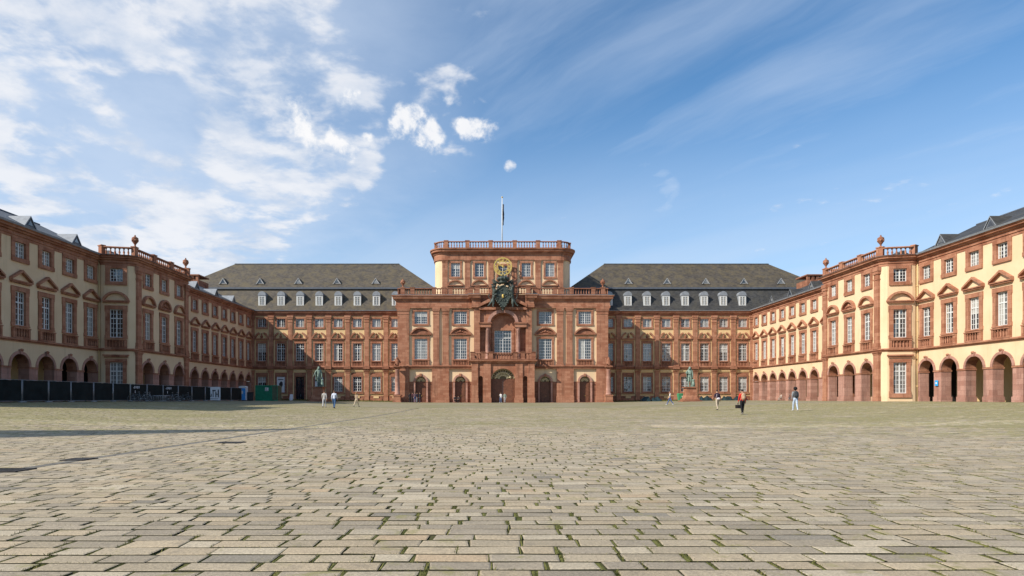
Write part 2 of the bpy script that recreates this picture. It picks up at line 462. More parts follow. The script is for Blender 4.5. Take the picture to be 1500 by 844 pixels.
# ------------------------------------------------------------------ terrain
def sst(t): t = max(0.0, min(1.0, t)); return t * t * (3 - 2 * t)
def ground_z(x, y):
    if y < 45: zc = 0.08 * (1 - sst((y - 6) / 39))
    else: zc = 0.36 * sst((y - 45) / 68)
    zw = 0.85 - 0.13 * sst((y - 60) / 60)
    zw = zc + (zw - zc) * sst((y - 8) / 22)
    s = sst((abs(x) - 9) / 35)
    return zc + (zw - zc) * s
def at(px, D): return (px - 722.0) * D / FPX + CX

# ------------------------------------------------------------------ courtyard: terrain sheet, setts, joint grass
def ground_mat():
    m, nt, b = mat('courtyard_joint_soil')
    pos = nt.node('ShaderNodeNewGeometry').outputs['Position']
    x, y, z = nt.sep(pos)[0:3]
    n1 = nt.noise(pos, 1.1, 6, 0.6); n2 = nt.noise(pos, 14, 5, 0.65)
    soil = nt.mix(nt.ramp(n1, 0.38, 0.62), (0.088, 0.096, 0.026), (0.100, 0.086, 0.046))
    soil = nt.mix(nt.ramp(n2, 0.35, 0.7), soil, (0.042, 0.046, 0.016))
    # far paving, too small to tell the setts apart
    mp = nt.node('ShaderNodeMapping'); nt.l.new(pos, mp.inputs[0]); mp.inputs['Scale'].default_value = (1.9, 3.8, 1)
    n3 = nt.noise(mp.outputs[0], 1.0, 4, 0.7); n4 = nt.noise(pos, 0.16, 6, 0.6)
    pav = nt.mix(nt.ramp(n3, 0.3, 0.7), (0.20, 0.175, 0.115), (0.315, 0.275, 0.195))
    pav = nt.mix(nt.ramp(n4, 0.42, 0.62, 0.0, 0.55), pav, (0.195, 0.185, 0.080))
    col = nt.mix(nt.ramp(y, 69.0, 71.0), soil, pav)
    nt.l.new(col, b.inputs['Base Color']); b.inputs['Roughness'].default_value = 0.95; b.inputs['Specular IOR Level'].default_value = 0.1
    return m
def sett_mat():
    m, nt, b = mat('granite_setts')
    pos = nt.node('ShaderNodeNewGeometry').outputs['Position']
    x, y, z = nt.sep(pos)[0:3]
    at_ = nt.node('ShaderNodeAttribute', attribute_name='tone').outputs['Color']
    n1 = nt.noise(pos, 38, 6, 0.7); n2 = nt.noise(pos, 5, 6, 0.6); n3 = nt.noise(pos, 150, 3, 0.6)
    col = nt.mix(1.0, at_, nt.mix(nt.ramp(n1, 0.25, 0.75), (0.66, 0.66, 0.66), (1.22, 1.22, 1.20)), 'MULTIPLY')
    col = nt.mix(1.0, col, nt.mix(nt.ramp(n3, 0.3, 0.7), (0.72, 0.72, 0.72), (1.22, 1.22, 1.22)), 'MULTIPLY')
    col = nt.mix(nt.ramp(n2, 0.5, 0.75, 0.0, 0.40), col, (0.145, 0.125, 0.098))
    # moss creeping over the stones away from the trodden middle
    big = nt.noise(pos, 0.22, 5, 0.6); sm = nt.noise(pos, 3.2, 6, 0.7)
    far = nt.math('ADD', nt.ramp(y, 13, 34, 0, 0.115), nt.math('ADD', nt.ramp(nt.math('ABSOLUTE', nt.math('ADD', x, 1.0)), 8, 20, 0, 0.07), nt.math('MULTIPLY', nt.math('SUBTRACT', big, 0.5), 0.5)))
    ms = nt.ramp(nt.math('ADD', sm, far), 0.56, 0.70, 0.0, 0.70)
    col = nt.mix(ms, col, (0.225, 0.205, 0.075))
    nt.l.new(col, b.inputs['Base Color'])
    b.inputs['Roughness'].default_value = 0.75; b.inputs['Specular IOR Level'].default_value = 0.3
    bm = nt.node('ShaderNodeBump'); bm.inputs['Strength'].default_value = 0.45; bm.inputs['Distance'].default_value = 0.01
    nt.l.new(nt.math('ADD', n1, nt.math('MULTIPLY', n3, 0.4)), bm.inputs['Height']); nt.l.new(bm.outputs[0], b.inputs['Normal'])
    return m
M['soil'] = ground_mat(); M['sett'] = sett_mat()
def grass_mat(name, c1, c2):
    m, nt, b = mat(name)
    pos = nt.node('ShaderNodeNewGeometry').outputs['Position']
    nt.l.new(nt.mix(nt.ramp(nt.noise(pos, 3.0, 5, 0.6), 0.3, 0.7), c1, c2), b.inputs['Base Color'])
    b.inputs['Roughness'].default_value = 0.8; b.inputs['Specular IOR Level'].default_value = 0.15
    return m
M['grass'] = grass_mat('joint_grass', (0.080, 0.086, 0.022), (0.155, 0.148, 0.045))

SETT_END = 70.0
def build_ground():
    # one sheet to the horizon: fine near the court, coarse outside
    xs = sorted(set([-2500, -900, -400, -200, -120, -80] + list(np.arange(-66, 66.1, 2.0)) + [80, 120, 200, 400, 900, 2500]))
    ys = sorted(set([-2500, -600, -200, -60, -20] + list(np.arange(-8, 126.1, 2.0)) + [140, 200, 400, 900, 2500]))
    ys = sorted(set(ys + [SETT_END - 0.4]))
    vs = []; fs = []
    for y in ys:
        for x in xs:
            dz = -0.015 if y < SETT_END else -0.004
            vs.append((x, y, ground_z(max(-60, min(60, x)), max(0, min(124, y))) + dz))
    w = len(xs)
    for j in range(len(ys) - 1):
        for i in range(w - 1): fs.append((j * w + i, j * w + i + 1, (j + 1) * w + i + 1, (j + 1) * w + i))
    me = bpy.data.meshes.new('courtyard'); me.from_pydata(vs, [], fs); me.materials.append(M['soil'])
    for p in me.polygons: p.use_smooth = True
    g = bpy.data.objects.new('courtyard', me); COL.objects.link(g); g['kind'] = 'structure'
    g['label'] = 'wide cobbled palace courtyard'
    rnd = random.Random(11)
    PAL = [((0.320, 0.280, 0.215), 5), ((0.345, 0.295, 0.220), 5), ((0.290, 0.258, 0.208), 4), ((0.365, 0.328, 0.262), 3), ((0.205, 0.190, 0.165), .35), ((0.345, 0.275, 0.195), 0.25), ((0.258, 0.230, 0.188), 1.6)]
    cols = [c for c, _ in PAL]; wts = [w_ for _, w_ in PAL]
    near = []; MI = []; V = []; F = []; T = []; blades_v = []; blades_f = []; moss_v = []; moss_f = []
    y = 3.3; row = 0
    while y < SETT_END:
        dep = rnd.uniform(0.195, 0.255) if rnd.random() < 0.85 else rnd.uniform(0.24, 0.29)
        ym = y + dep / 2
        half = 0.86 * ym + 3.0
        x = CX - half + rnd.uniform(0, 0.5); xe = min(CX + half, 44)
        x = max(x, -44 + rnd.uniform(0, 0.4))
        while x < xe:
            L = rnd.choice((rnd.uniform(0.24, 0.36), rnd.uniform(0.34, 0.46), rnd.uniform(0.40, 0.56)))
            # a line of kerb stones runs away from the camera on the left
            jw = rnd.uniform(0.012, 0.038) if rnd.random() < 0.8 else rnd.uniform(0.035, 0.06)
            wv = 0.012 * math.sin(x * 0.7 + y * 0.5) + 0.06 * math.sin(x * 0.11 + y * 0.2)
            left_zone = x < -9.7 and x + L > -9.7 - 0.6 and y > 7
            x0, x1, y0, y1 = x, x + L, y + rnd.uniform(0.012, 0.018), y + dep - rnd.uniform(0.012, 0.018)
            kerb_gap = x < -9.7 < x1 + .3 and y > 6
            if kerb_gap: x1 = max(x + .08, -9.94)
            j = 0.013
            c = [(x0 + rnd.uniform(-j, j), y0 + rnd.uniform(-j, j) * .5), (x1 + rnd.uniform(-j, j), y0 + rnd.uniform(-j, j) * .5), (x1 + rnd.uniform(-j, j), y1 + rnd.uniform(-j, j) * .5), (x0 + rnd.uniform(-j, j), y1 + rnd.uniform(-j, j) * .5)]
            c = [(a, b + wv) for a, b in c]
            gz = ground_z((x0 + x1) / 2, ym) + rnd.gauss(0, 0.0014)
            tx, ty = rnd.gauss(0, 0.005), rnd.gauss(0, 0.006)
            mx, my = (x0 + x1) / 2, ym + wv
            slx = (ground_z(mx + .3, ym) - ground_z(mx - .3, ym)) / .6; sly = (ground_z(mx, ym + .3) - ground_z(mx, ym - .3)) / .6
            def zz(px, py, d): return gz + d + (px - mx) * (tx + slx) + (py - my) * (ty + sly)
            ins = rnd.uniform(0.008, 0.020) if ym < 22 else 0.003
            inner = [(mx + (a - mx) * (1 - 2 * ins / L), my + (b - my) * (1 - 2 * ins / dep)) for a, b in c]
            tone = rnd.choices(cols, wts)[0]; q = rnd.uniform(0.88, 1.12) if ym < 20 else rnd.uniform(0.72, 1.24)
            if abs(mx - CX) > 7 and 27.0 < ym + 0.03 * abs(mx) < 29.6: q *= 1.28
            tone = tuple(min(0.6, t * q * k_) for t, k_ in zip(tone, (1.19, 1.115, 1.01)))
            pxx = 722 + FPX * (mx - CX) / ym; pyy = 582 + FPX * (CZ - gz) / ym
            if ym < 22:
                ms_ = [0] * 5 + [1] * 4
                vs_ = [(a, b, zz(a, b, -0.06)) for a, b in c] + [(a, b, zz(a, b, -0.004)) for a, b in c] + [(a, b, zz(a, b, 0.0)) for a, b in inner]
                fs_ = [(8, 9, 10, 11)] + [(4 + i, 4 + (i + 1) % 4, 8 + (i + 1) % 4, 8 + i) for i in range(4)] + [(i, (i + 1) % 4, 4 + (i + 1) % 4, 4 + i) for i in range(4)]
            else:
                ms_ = [0] * 5
                vs_ = [(a, b, zz(a, b, -0.035)) for a, b in c] + [(a, b, zz(a, b, 0.0)) for a, b in inner]
                fs_ = [(4, 5, 6, 7)] + [(i, (i + 1) % 4, 4 + (i + 1) % 4, 4 + i) for i in range(4)]
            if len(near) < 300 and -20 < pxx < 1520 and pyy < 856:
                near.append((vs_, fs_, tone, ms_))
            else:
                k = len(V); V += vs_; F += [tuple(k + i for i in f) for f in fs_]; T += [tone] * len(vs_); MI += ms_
            if ym < 45 and rnd.random() < (.8 if ym < 20 else .55) and jw > .012 and not kerb_gap:   # cushion of moss filling the upright joint
                k = len(moss_v); hb = rnd.uniform(-.007, .001); a0 = x1 - .004; a1 = x1 + jw + .004; am = (a0 + a1) / 2; gg = ground_z(am, ym)
                for t_ in (0, .35, .7, 1):
                    yy_ = y0 - .004 + (y1 - y0 + .008) * t_ + wv; hz_ = hb + rnd.uniform(-.004, .003)
                    moss_v += [(a0 + rnd.uniform(-.006, .006), yy_, gg - .012), (am, yy_, gg + hz_), (a1 + rnd.uniform(-.006, .006), yy_, gg - .012)]
                for t_ in range(3):
                    b_ = k + t_ * 3; moss_f += [(b_, b_ + 1, b_ + 4, b_ + 3), (b_ + 1, b_ + 2, b_ + 5, b_ + 4)]
            # grass in the open joint
            if ym < 17 and jw > 0.018 and rnd.random() < 0.85:
                dens = rnd.choice((8, 18, 30, 46)) if abs(mx - CX) < 0.9 * ym else 6
                for _ in range(int(dens * min(1, jw / 0.04) + 3)):
                    bx = x1 + jw * rnd.uniform(-0.15, 1.15); by = rnd.uniform(y0 - 0.01, y1 + 0.01) + wv
                    h = rnd.uniform(0.006, 0.022) * (1.6 if rnd.random() < 0.1 else 1); a = rnd.uniform(0, 6.28); wd = rnd.uniform(0.003, 0.007)
                    bz = ground_z(bx, by) - 0.016
                    lx, ly = rnd.gauss(0, 0.014), rnd.gauss(0, 0.014)
                    k = len(blades_v)
                    blades_v += [(bx - wd * math.cos(a), by - wd * math.sin(a), bz), (bx + wd * math.cos(a), by + wd * math.sin(a), bz), (bx + lx, by + ly, bz + 0.010 + h)]
                    blades_f.append((k, k + 1, k + 2))
                if rnd.random() < 0.5:            # some also along the bed joint
                    for _ in range(int(dens * 0.5)):
                        bx = rnd.uniform(x0, x1); by = y0 - 0.008 + wv + rnd.gauss(0, 0.006); a = rnd.uniform(0, 6.28); wd = 0.004
                        bz = ground_z(bx, by) - 0.016; h = rnd.uniform(0.004, 0.018); k = len(blades_v)
                        blades_v += [(bx - wd * math.cos(a), by - wd * math.sin(a), bz), (bx + wd * math.cos(a), by + wd * math.sin(a), bz), (bx + rnd.gauss(0, .01), by + rnd.gauss(0, .01), bz + 0.012 + h)]
                        blades_f.append((k, k + 1, k + 2))
            x = x1 + jw if not kerb_gap else -9.70
        y += dep; row += 1
    def mk(name, vs_, fs_, tn, mi_):
        me = bpy.data.meshes.new(name); me.from_pydata(vs_, [], fs_); me.materials.append(M['sett']); me.materials.append(M['joint'])
        me.polygons.foreach_set('material_index', mi_)
        a = me.attributes.new('tone', 'FLOAT_COLOR', 'POINT')
        arr = np.ones((len(vs_), 4), dtype=np.float32); arr[:, :3] = tn
        a.data.foreach_set('color', arr.ravel()); me.update()
        return me
    for vs_, fs_, tone, ms_ in near:
        o = bpy.data.objects.new('sett', None)
        c = np.mean(np.array(vs_), axis=0); vv = [(a - c[0], b - c[1], d - c[2]) for a, b, d in vs_]
        o = bpy.data.objects.new('sett', mk('sett', vv, fs_, tone, ms_)); COL.objects.link(o); o.parent = g; o.location = c
    o = bpy.data.objects.new('sett_paving', mk('sett_paving', V, F, np.array(T, dtype=np.float32), MI)); COL.objects.link(o); o.parent = g; o['kind'] = 'stuff'
    k = len(blades_v); blades_v += moss_v; blades_f += [tuple(k + i for i in f) for f in moss_f]
    me = bpy.data.meshes.new('joint_grass'); me.from_pydata(blades_v, [], blades_f); me.materials.append(M['grass'])
    o = bpy.data.objects.new('joint_grass', me); COL.objects.link(o)
    tag(o, 'short green grass and moss growing in the joints between the setts', 'grass', None, 'stuff')
build_ground()
def kerb_line():
    rnd = random.Random(2); y = 6.0; mb = MB()
    while y < 66:
        L = rnd.uniform(.4, .75); x0, x1 = -9.925 + rnd.uniform(-.01, .01), -9.715 + rnd.uniform(-.01, .01); z = ground_z(-9.8, y + L / 2) - .004 + rnd.gauss(0, .003)
        mb.box(x0, x1, y, y + L - .015, z - .06, z, 'kerb'); y += L
    o = put('gutter_line', mb, None); o['kind'] = 'structure'; o['label'] = 'line of darker gutter stones running away on the left'
kerb_line()
for px, D, w, lb in ((8, 10.7, .30, 'cast iron gully cover nearest the left picture edge'), (116, 12.6, .17, 'small cast iron cover on the gutter line at left'), (338, 17.4, .28, 'far rusty cast iron gully cover on the gutter line')):
    x = at(px, D); z = ground_z(x, D) + .006
    t = thing('drain_cover', (x, D, z), lb, 'drain cover', 'gully covers along the gutter line')
    mb = MB(); mb.box(-w - .05, w + .05, -.25, -.20, -.03, .012, 'castiron'); mb.box(-w - .05, w + .05, .20, .25, -.03, .012, 'castiron'); mb.box(-w - .05, -w, -.2, .2, -.03, .012, 'castiron'); mb.box(w, w + .05, -.2, .2, -.03, .012, 'castiron'); put('frame', mb, t, (x, D, z))
    for i in range(6):
        mb = MB(); u = -w + 2 * w * (i + .5) / 6; mb.box(u - .03, u + .03, -.2, .2, -.03, .008, 'castiron'); put('bar', mb, t, (x, D, z))

# ------------------------------------------------------------------ palace components
HB = 1.79                                       # half a bay
BASE, IMP, STR0, STR1 = -0.3, 4.26, 6.60, 6.92  # wing levels
ARC_R = 1.20
WM = {}                                         # shared meshes

def frame_strips(mb, w, h, fw, y0, y1, k, ears=0.0, sill=0.14):
    """stone surround round an opening w x h whose bottom centre is the origin"""
    a = w / 2
    mb.box(-a - fw, -a, y0, y1, 0, h, k); mb.box(a, a + fw, y0, y1, 0, h, k)
    mb.box(-a - fw - ears, a + fw + ears, y0 - 0.02, y1, h, h + fw, k)
    mb.box(-a - fw - ears, a + fw + ears, y0 - 0.06, y1, -sill, 0, k)
    if ears:
        mb.box(-a - fw - ears, -a - fw, y0, y1, h - 0.3, h, k); mb.box(a + fw, a + fw + ears, y0, y1, h - 0.3, h, k)
        mb.box(-a - fw - ears, -a - fw, y0, y1, 0, 0.25, k); mb.box(a + fw, a + fw + ears, y0, y1, 0, 0.25, k)

def sash_mesh(w, h, cols, rows, transom=None, bar=0.045, y=0.16):
    mb = MB(); a = w / 2; t = 0.085
    mb.box(-a, -a + t, y - .02, y + .06, 0, h, 'white'); mb.box(a - t, a, y - .02, y + .06, 0, h, 'white')
    mb.box(-a + t, a - t, y - .02, y + .06, 0, t, 'white'); mb.box(-a + t, a - t, y - .02, y + .06, h - t, h, 'white')
    mb.box(-.065, .065, y - .03, y + .055, t, h - t, 'white')
    if transom: mb.box(-a + t, a - t, y - .035, y + .05, transom - .06, transom + .06, 'white')
    for i in range(1, cols):
        u = -a + w * i / cols
        if abs(u) > 0.05: mb.box(u - bar / 2, u + bar / 2, y, y + .045, t, h - t, 'white')
    for i in range(1, rows):
        z = h * i / rows
        if transom is None or abs(z - transom) > 0.12: mb.box(-a + t, a - t, y + .005, y + .04, z - bar / 2, z + bar / 2, 'white')
    return mb.mesh('sash')
def glass_mesh(w, h, cols, rows, y=0.19, seed=0, tilt=0.012):
    mb = MB(); rnd = random.Random(seed); a = w / 2
    for i in range(cols):
        for j in range(rows):
            u0, u1 = -a + w * i / cols, -a + w * (i + 1) / cols; z0, z1 = h * j / rows, h * (j + 1) / rows
            tx, tz = rnd.gauss(0, tilt), rnd.gauss(0, tilt); cu, cz = (u0 + u1) / 2, (z0 + z1) / 2
            f = lambda u, z: y + (u - cu) * tx + (z - cz) * tz
            k = 'glass'
            if seed == 4 and j >= rows * .5: k = 'blind'                      # blind half drawn
            if seed == 5 and (i == 0 or i == cols - 1): k = 'curtain'         # curtains at both sides
            if seed == 6 and i < cols / 2: k = 'blind'
            mb.face([(u0, f(u0, z0), z0), (u1, f(u1, z0), z0), (u1, f(u1, z1), z1), (u0, f(u0, z1), z1)], k)
    return mb.mesh('glass')

def tri_pediment(w, h, k):
    mb = MB(); a = w / 2; t = 0.24
    mb.box(-a, a, -0.36, 0, 0, 0.12, k); mb.box(-a + .08, a - .08, -0.26, 0, -0.14, 0, k)
    for s in (-1, 1):
        mb.prism([(s * a, 0.12), (s * (a - .02), 0.12 + t * 0.9), (0, h), (0, h - t)] if s < 0 else [(a, 0.12), (0, h - t), (0, h), (a - .02, 0.12 + t * 0.9)], -0.36, 0, k)
    return mb.mesh('pediment')
def arc_pts(a, h, n, ins=0.0, z0=0.12):
    Rr = (a * a + h * h) / (2 * h); cz = h - Rr; th = math.asin(min(1, a / Rr))
    return [((Rr - ins) * math.sin(-th + 2 * th * i / n), z0 + cz + (Rr - ins) * math.cos(-th + 2 * th * i / n)) for i in range(n + 1)]
def seg_pediment(w, h, k, fill=None, orn=False):
    mb = MB(); a = w / 2
    mb.box(-a, a, -0.36, 0, 0, 0.12, k); mb.box(-a + .08, a - .08, -0.26, 0, -0.14, 0, k)
    o = arc_pts(a, h, 12); i_ = arc_pts(a, h, 12, 0.24)
    i_ = [(x, max(z, 0.12)) for x, z in i_]
    mb.strip(i_, o, -0.36, 0, k)
    if fill:
        mb.prism([p for p in i_], -0.05, 0.0, fill)
    if orn:
        mb.blob((0, -.12, h * .5), (.2, .12, .22), k, 7, 5, .2, 3)
        for s in (-1, 1):
            mb.blob((s * .38, -.1, h * .42), (.22, .1, .12), k, 7, 5, .3, 5); mb.blob((s * .7, -.1, h * .3), (.2, .1, .09), k, 7, 5, .3, 8)
    return mb.mesh('pediment')
def broken_pediment(k):
    """two curled half-gables with a bust between them"""
    mb = MB()
    mb.box(-1.36, 1.36, -0.34, 0, 0, 0.13, k); mb.box(-1.2, 1.2, -0.24, 0, -0.16, 0, k)
    for s in (-1, 1):
        o = []; i_ = []
        for j in range(9):
            t = j / 8; x = 1.36 - 0.90 * t; z = 0.13 + 0.98 * math.sin(t * math.pi / 2) ** 0.9
            o.append((s * x, z + 0.12)); i_.append((s * (x - 0.20 * (1 - t * .6)), max(0.13, z - 0.14)))
        if s < 0: mb.strip(i_, o, -0.34, 0, k)
        else: mb.strip(o, i_, -0.34, 0, k)
        mb.blob((s * 0.48, -.2, 1.06), (.16, .16, .16), k, 7, 5)
    mb.lathe([(.24, .13), (.16, .24), (.26, .36), (.28, .55), (.14, .68), (.1, .76)], (0, -.16, 0), 'reddark', 8)
    mb.blob((0, -.18, .92), (.15, .15, .19), 'reddark', 8, 6)
    return mb.mesh('pediment')
def baluster_prof(h, q=1.0): return [(r * q, z * h) for r, z in ((.075, 0), (.075, .08), (.04, .13), (.088, .34), (.07, .46), (.035, .72), (.06, .84), (.075, .90), (.075, 1))]
def apron_mesh(w, h, n, k='red', bk='reddark'):
    """balustrade panel below a window; origin at its bottom centre"""
    mb = MB(); a = w / 2
    mb.box(-a, a, -0.06, 0.0, 0.0, h, bk)
    mb.box(-a - .02, a + .02, -0.30, -0.06, h - .12, h, k); mb.box(-a, a, -0.26, -0.06, 0.0, .10, k)
    mb.box(-a, -a + .26, -0.24, -0.06, .10, h - .12, k); mb.box(a - .26, a, -0.24, -0.06, .10, h - .12, k)
    hh = h - .22
    for i in range(n):
        u = -a + .26 + (w - .52) * (i + .5) / n
        mb.lathe([(r, z) for r, z in baluster_prof(hh)], (u, -.16, .10), k, 6)
    return mb.mesh('apron')

def win_meshes(key, w, h, cols, rows, transom, fw, ears, k, proud=0.10, sill=0.14):
    mb = MB(); frame_strips(mb, w, h, fw, -proud, 0.30, k, ears, sill)
    WM[key] = dict(frame=mb.mesh('window'), sash=sash_mesh(w, h, cols, rows, transom), glass=[glass_mesh(w, h, cols, rows, seed=s) for s in range(7)], w=w, h=h, fw=fw)
win_meshes('wing_low', 1.38, 3.24, 4, 6, 2.2, 0.44, 0.06, 'red')
win_meshes('wing_up', 1.38, 1.50, 4, 4, None, 0.44, 0.0, 'red', sill=0.40)
win_meshes('wing_ground', 1.38, 3.55, 4, 7, 2.55, 0.40, 0.05, 'red', sill=0.5)
win_meshes('range_low', 1.60, 3.30, 4, 6, 2.3, 0.30, 0.0, 'red')
win_meshes('range_up', 1.60, 1.56, 4, 4, None, 0.30, 0.0, 'red', sill=0.34)
win_meshes('range_ground', 1.60, 2.75, 4, 5, 1.9, 0.30, 0.0, 'reddark', sill=0.3)
win_meshes('cp_low', 2.25, 3.60, 6, 7, None, 0.38, 0.05, 'red')
win_meshes('cp_up', 2.25, 2.20, 6, 5, None, 0.38, 0.0, 'red', sill=0.30)
win_meshes('tower', 1.60, 2.45, 4, 5, None, 0.34, 0.04, 'red', sill=0.34)
win_meshes('centre', 2.95, 4.1, 6, 7, 2.75, 0.45, 0.0, 'red')
WM['ped_tri'] = tri_pediment(2.75, 1.20, 'red')
WM['ped_seg'] = seg_pediment(2.85, 1.05, 'red')
WM['ped_seg_orn'] = seg_pediment(2.85, 1.12, 'red', 'reddark', True)
WM['ped_cp'] = seg_pediment(3.85, 1.20, 'red', 'reddark', False)
WM['ped_cp_orn'] = seg_pediment(3.85, 1.22, 'red', 'reddark', True)
WM['ped_blind'] = seg_pediment(2.9, 1.0, 'red')
WM['ped_broken'] = broken_pediment('red')
mb = MB(); mb.box(-1.35, 1.35, -.34, 0, 0, .14, 'red'); mb.box(-1.22, 1.22, -.2, 0, -.2, 0, 'red'); WM['hood'] = mb.mesh('hood')
WM['apron_wing'] = apron_mesh(2.26, 1.0, 5); WM['apron_range'] = apron_mesh(2.2, .95, 6); WM['apron_cp'] = apron_mesh(3.0, 1.0, 9)
gi = [0]; WR = random.Random(21)
def window(parent, key, loc, rz, ped=None, pz=0.0, apron=None, az=0.0):
    """window thing-part with its sash, glass, pediment and apron as sub-parts; loc = bottom centre of the glass on the wall plane"""
    d = WM[key]; gi[0] += 1
    w = put('window', d['frame'], parent, loc, rz)
    sub('sash', d['sash'], w); sub('glass', d['glass'][WR.choices(range(7), (4, 4, 4, 4, 2, 2, 1))[0]], w)
    if ped: sub('pediment', WM[ped], w, (0, 0, pz - loc[2]))
    if apron: sub('apron', WM[apron], w, (0, 0, az - loc[2]))
    return w
def hole(key, u, z, m=0.06):
    d = WM[key]; return (u - d['w'] / 2 - m, u + d['w'] / 2 + m, z - m, z + d['h'] + m)

def make_arch(r, fw, depth, k):
    mb = MB(); n = 16
    i_ = [(r * math.cos(math.pi - math.pi * t / n), r * math.sin(math.pi * t / n)) for t in range(n + 1)]
    o = [((r + fw) * math.cos(math.pi - math.pi * t / n), (r + fw) * math.sin(math.pi * t / n)) for t in range(n + 1)]
    mb.strip(i_, o, -0.09, 0.02, k)
    for t in range(n):
        a, b = i_[t], i_[t + 1]
        mb.face([(a[0], 0, a[1]), (a[0], depth, a[1]), (b[0], depth, b[1]), (b[0], 0, b[1])], 'red')
    return mb.mesh('arch')
WM['arch'] = make_arch(ARC_R, 0.27, 1.05, 'redpale')
mb = MB(); mb.prism([(-.13, -.1), (.13, -.1), (.2, .36), (-.2, .36)], -.2, 0, 'redpale'); mb.blob((0, -.18, .32), (.2, .14, .14), 'red', 8, 5); WM['keystone'] = mb.mesh('keystone')
def make_pier(w, depth, k='redpale'):
    mb = MB(); a = w / 2
    mb.box(-a, a, -.03, depth, BASE, IMP - .18, k)
    mb.box(-a - .06, a + .06, -.10, depth + .06, IMP - .18, IMP - .02, 'red'); mb.box(-a - .07, a + .07, -.10, depth + .07, BASE, 1.35, k)
    return mb.mesh('pier')
WM['pier'] = make_pier(2 * (HB - ARC_R), 1.05)
WM['pier_pav'] = make_pier(2 * (1.90 - ARC_R), 1.05)
WM['pier_end'] = make_pier(0.62, 1.05)

CORN = [(0, -1.05), (.05, -1.05), (.05, -.82), (.14, -.78), (.14, -.62), (.10, -.58), (.10, -.50), (.30, -.44), (.32, -.30), (.52, -.26), (.54, -.12), (.66, -.04), (.68, 0.0), (0, 0.0)]
def corn(z): return [(o, z + h) for o, h in CORN]
def strc(z0, z1): h = z1 - z0; return [(0, z0), (.10, z0), (.12, z0 + .25 * h), (.26, z0 + .45 * h), (.28, z0 + .8 * h), (.22, z1), (0, z1)]

def balustrade(parent, path, z, h, posts, step=0.46, k='red', out=-0.02, closed=False):
    """path = x-y polyline, outward to its right; posts = indices or arc lengths where a post stands"""
    mb = MB(); mb.sweep(path, [(out - .36, z + h - .16), (out + .04, z + h - .16), (out + .06, z + h - .06), (out, z + h), (out - .32, z + h)], k)
    mb.sweep(path, [(out - .34, z), (out + .02, z), (out + .02, z + .14), (out - .34, z + .14)], k)
    put('balustrade_rail', mb, parent)
    seglen = [(Vector(path[i + 1]) - Vector(path[i])).length for i in range(len(path) - 1)]; tot = sum(seglen)
    def point(s):
        for i, L in enumerate(seglen):
            if s <= L or i == len(seglen) - 1:
                d = (Vector(path[i + 1]) - Vector(path[i])).normalized(); p = Vector(path[i]) + d * s
                return p + Vector((d.y, -d.x)) * (out - .16), math.atan2(d.y, d.x)
            s -= L
    mb = MB(); n = int(tot / step)
    for i in range(n):
        s = (i + .5) * tot / n
        if any(abs(s - q) < .45 for q in posts): continue
        p, a = point(s); mb.lathe(baluster_prof(h - .30, 1.45), (p.x, p.y, z + .14), k, 7)
    put('balusters', mb, parent, kind='stuff')
    pm = MB(); pm.box(-.36, .36, -.2, .22, 0, h + .03, k); pm.box(-.42, .42, -.27, .27, h + .03, h + .14, k); me = pm.mesh('balustrade_post')
    for q in posts:
        p, a = point(min(max(q, .01), tot - .01)); put('balustrade_post', me, parent, (p.x, p.y, z), a)

UP = [(.26, 0), (.26, .1), (.12, .16), (.09, .3), (.14, .42), (.34, .70), (.40, .92), (.42, 1.0), (.36, 1.05), (.40, 1.12), (.36, 1.22), (.18, 1.34), (.08, 1.42), (.10, 1.5), (.03, 1.6), (.01, 1.62)]
mb = MB(); mb.lathe(UP, (0, 0, 0), 'reddark', 14); mb.box(-.3, .3, -.3, .3, -.02, .02, 'red')
for q in range(6):
    a = q * math.pi / 3; mb.blob((.38 * math.cos(a), .38 * math.sin(a), .86), (.09, .09, .12), 'red', 6, 4)
WM['urn'] = mb.mesh('urn')
def urn(loc, label, s=1.0):
    o = put('urn', WM['urn'], None, loc, 0, None, (s, s, s)); tag(o, label, 'urn', 'sandstone urns on the balustrades')

def gable_dormer(k_roof):
    """small lead-clad triangular dormer, front face looking to -y, base centre at origin, roof going back along +y"""
    mb = MB(); a, h, L = .85, 1.10, 2.1
    mb.face([(-a, 0, 0), (a, 0, 0), (0, 0, h)], 'lead')
    mb.prism([(-.5, .12), (.5, .12), (0, .82)], -.05, -.005, 'leaddark'); mb.prism([(-.34, .2), (.34, .2), (0, .66)], -.07, -.052, 'glass')
    for s in (-1, 1):
        q = [(s * (a + .1), -.12, -.1), (0, -.12, h + .06), (0, L, h + .06), (s * (a + .1), L, -.1)]
        mb.face(q if s > 0 else q[::-1], k_roof)
        mb.raw([(s * (a + .1), -.12, -.1), (0, -.12, h + .06), (0, -.12, h - .08), (s * (a - .04), -.12, -.1)], [(0, 1, 2, 3)], 'lead')
    return mb.mesh('dormer')
WM['dormer_wing'] = gable_dormer('lead'); WM['dormer_wing_dark'] = gable_dormer('slatedark')

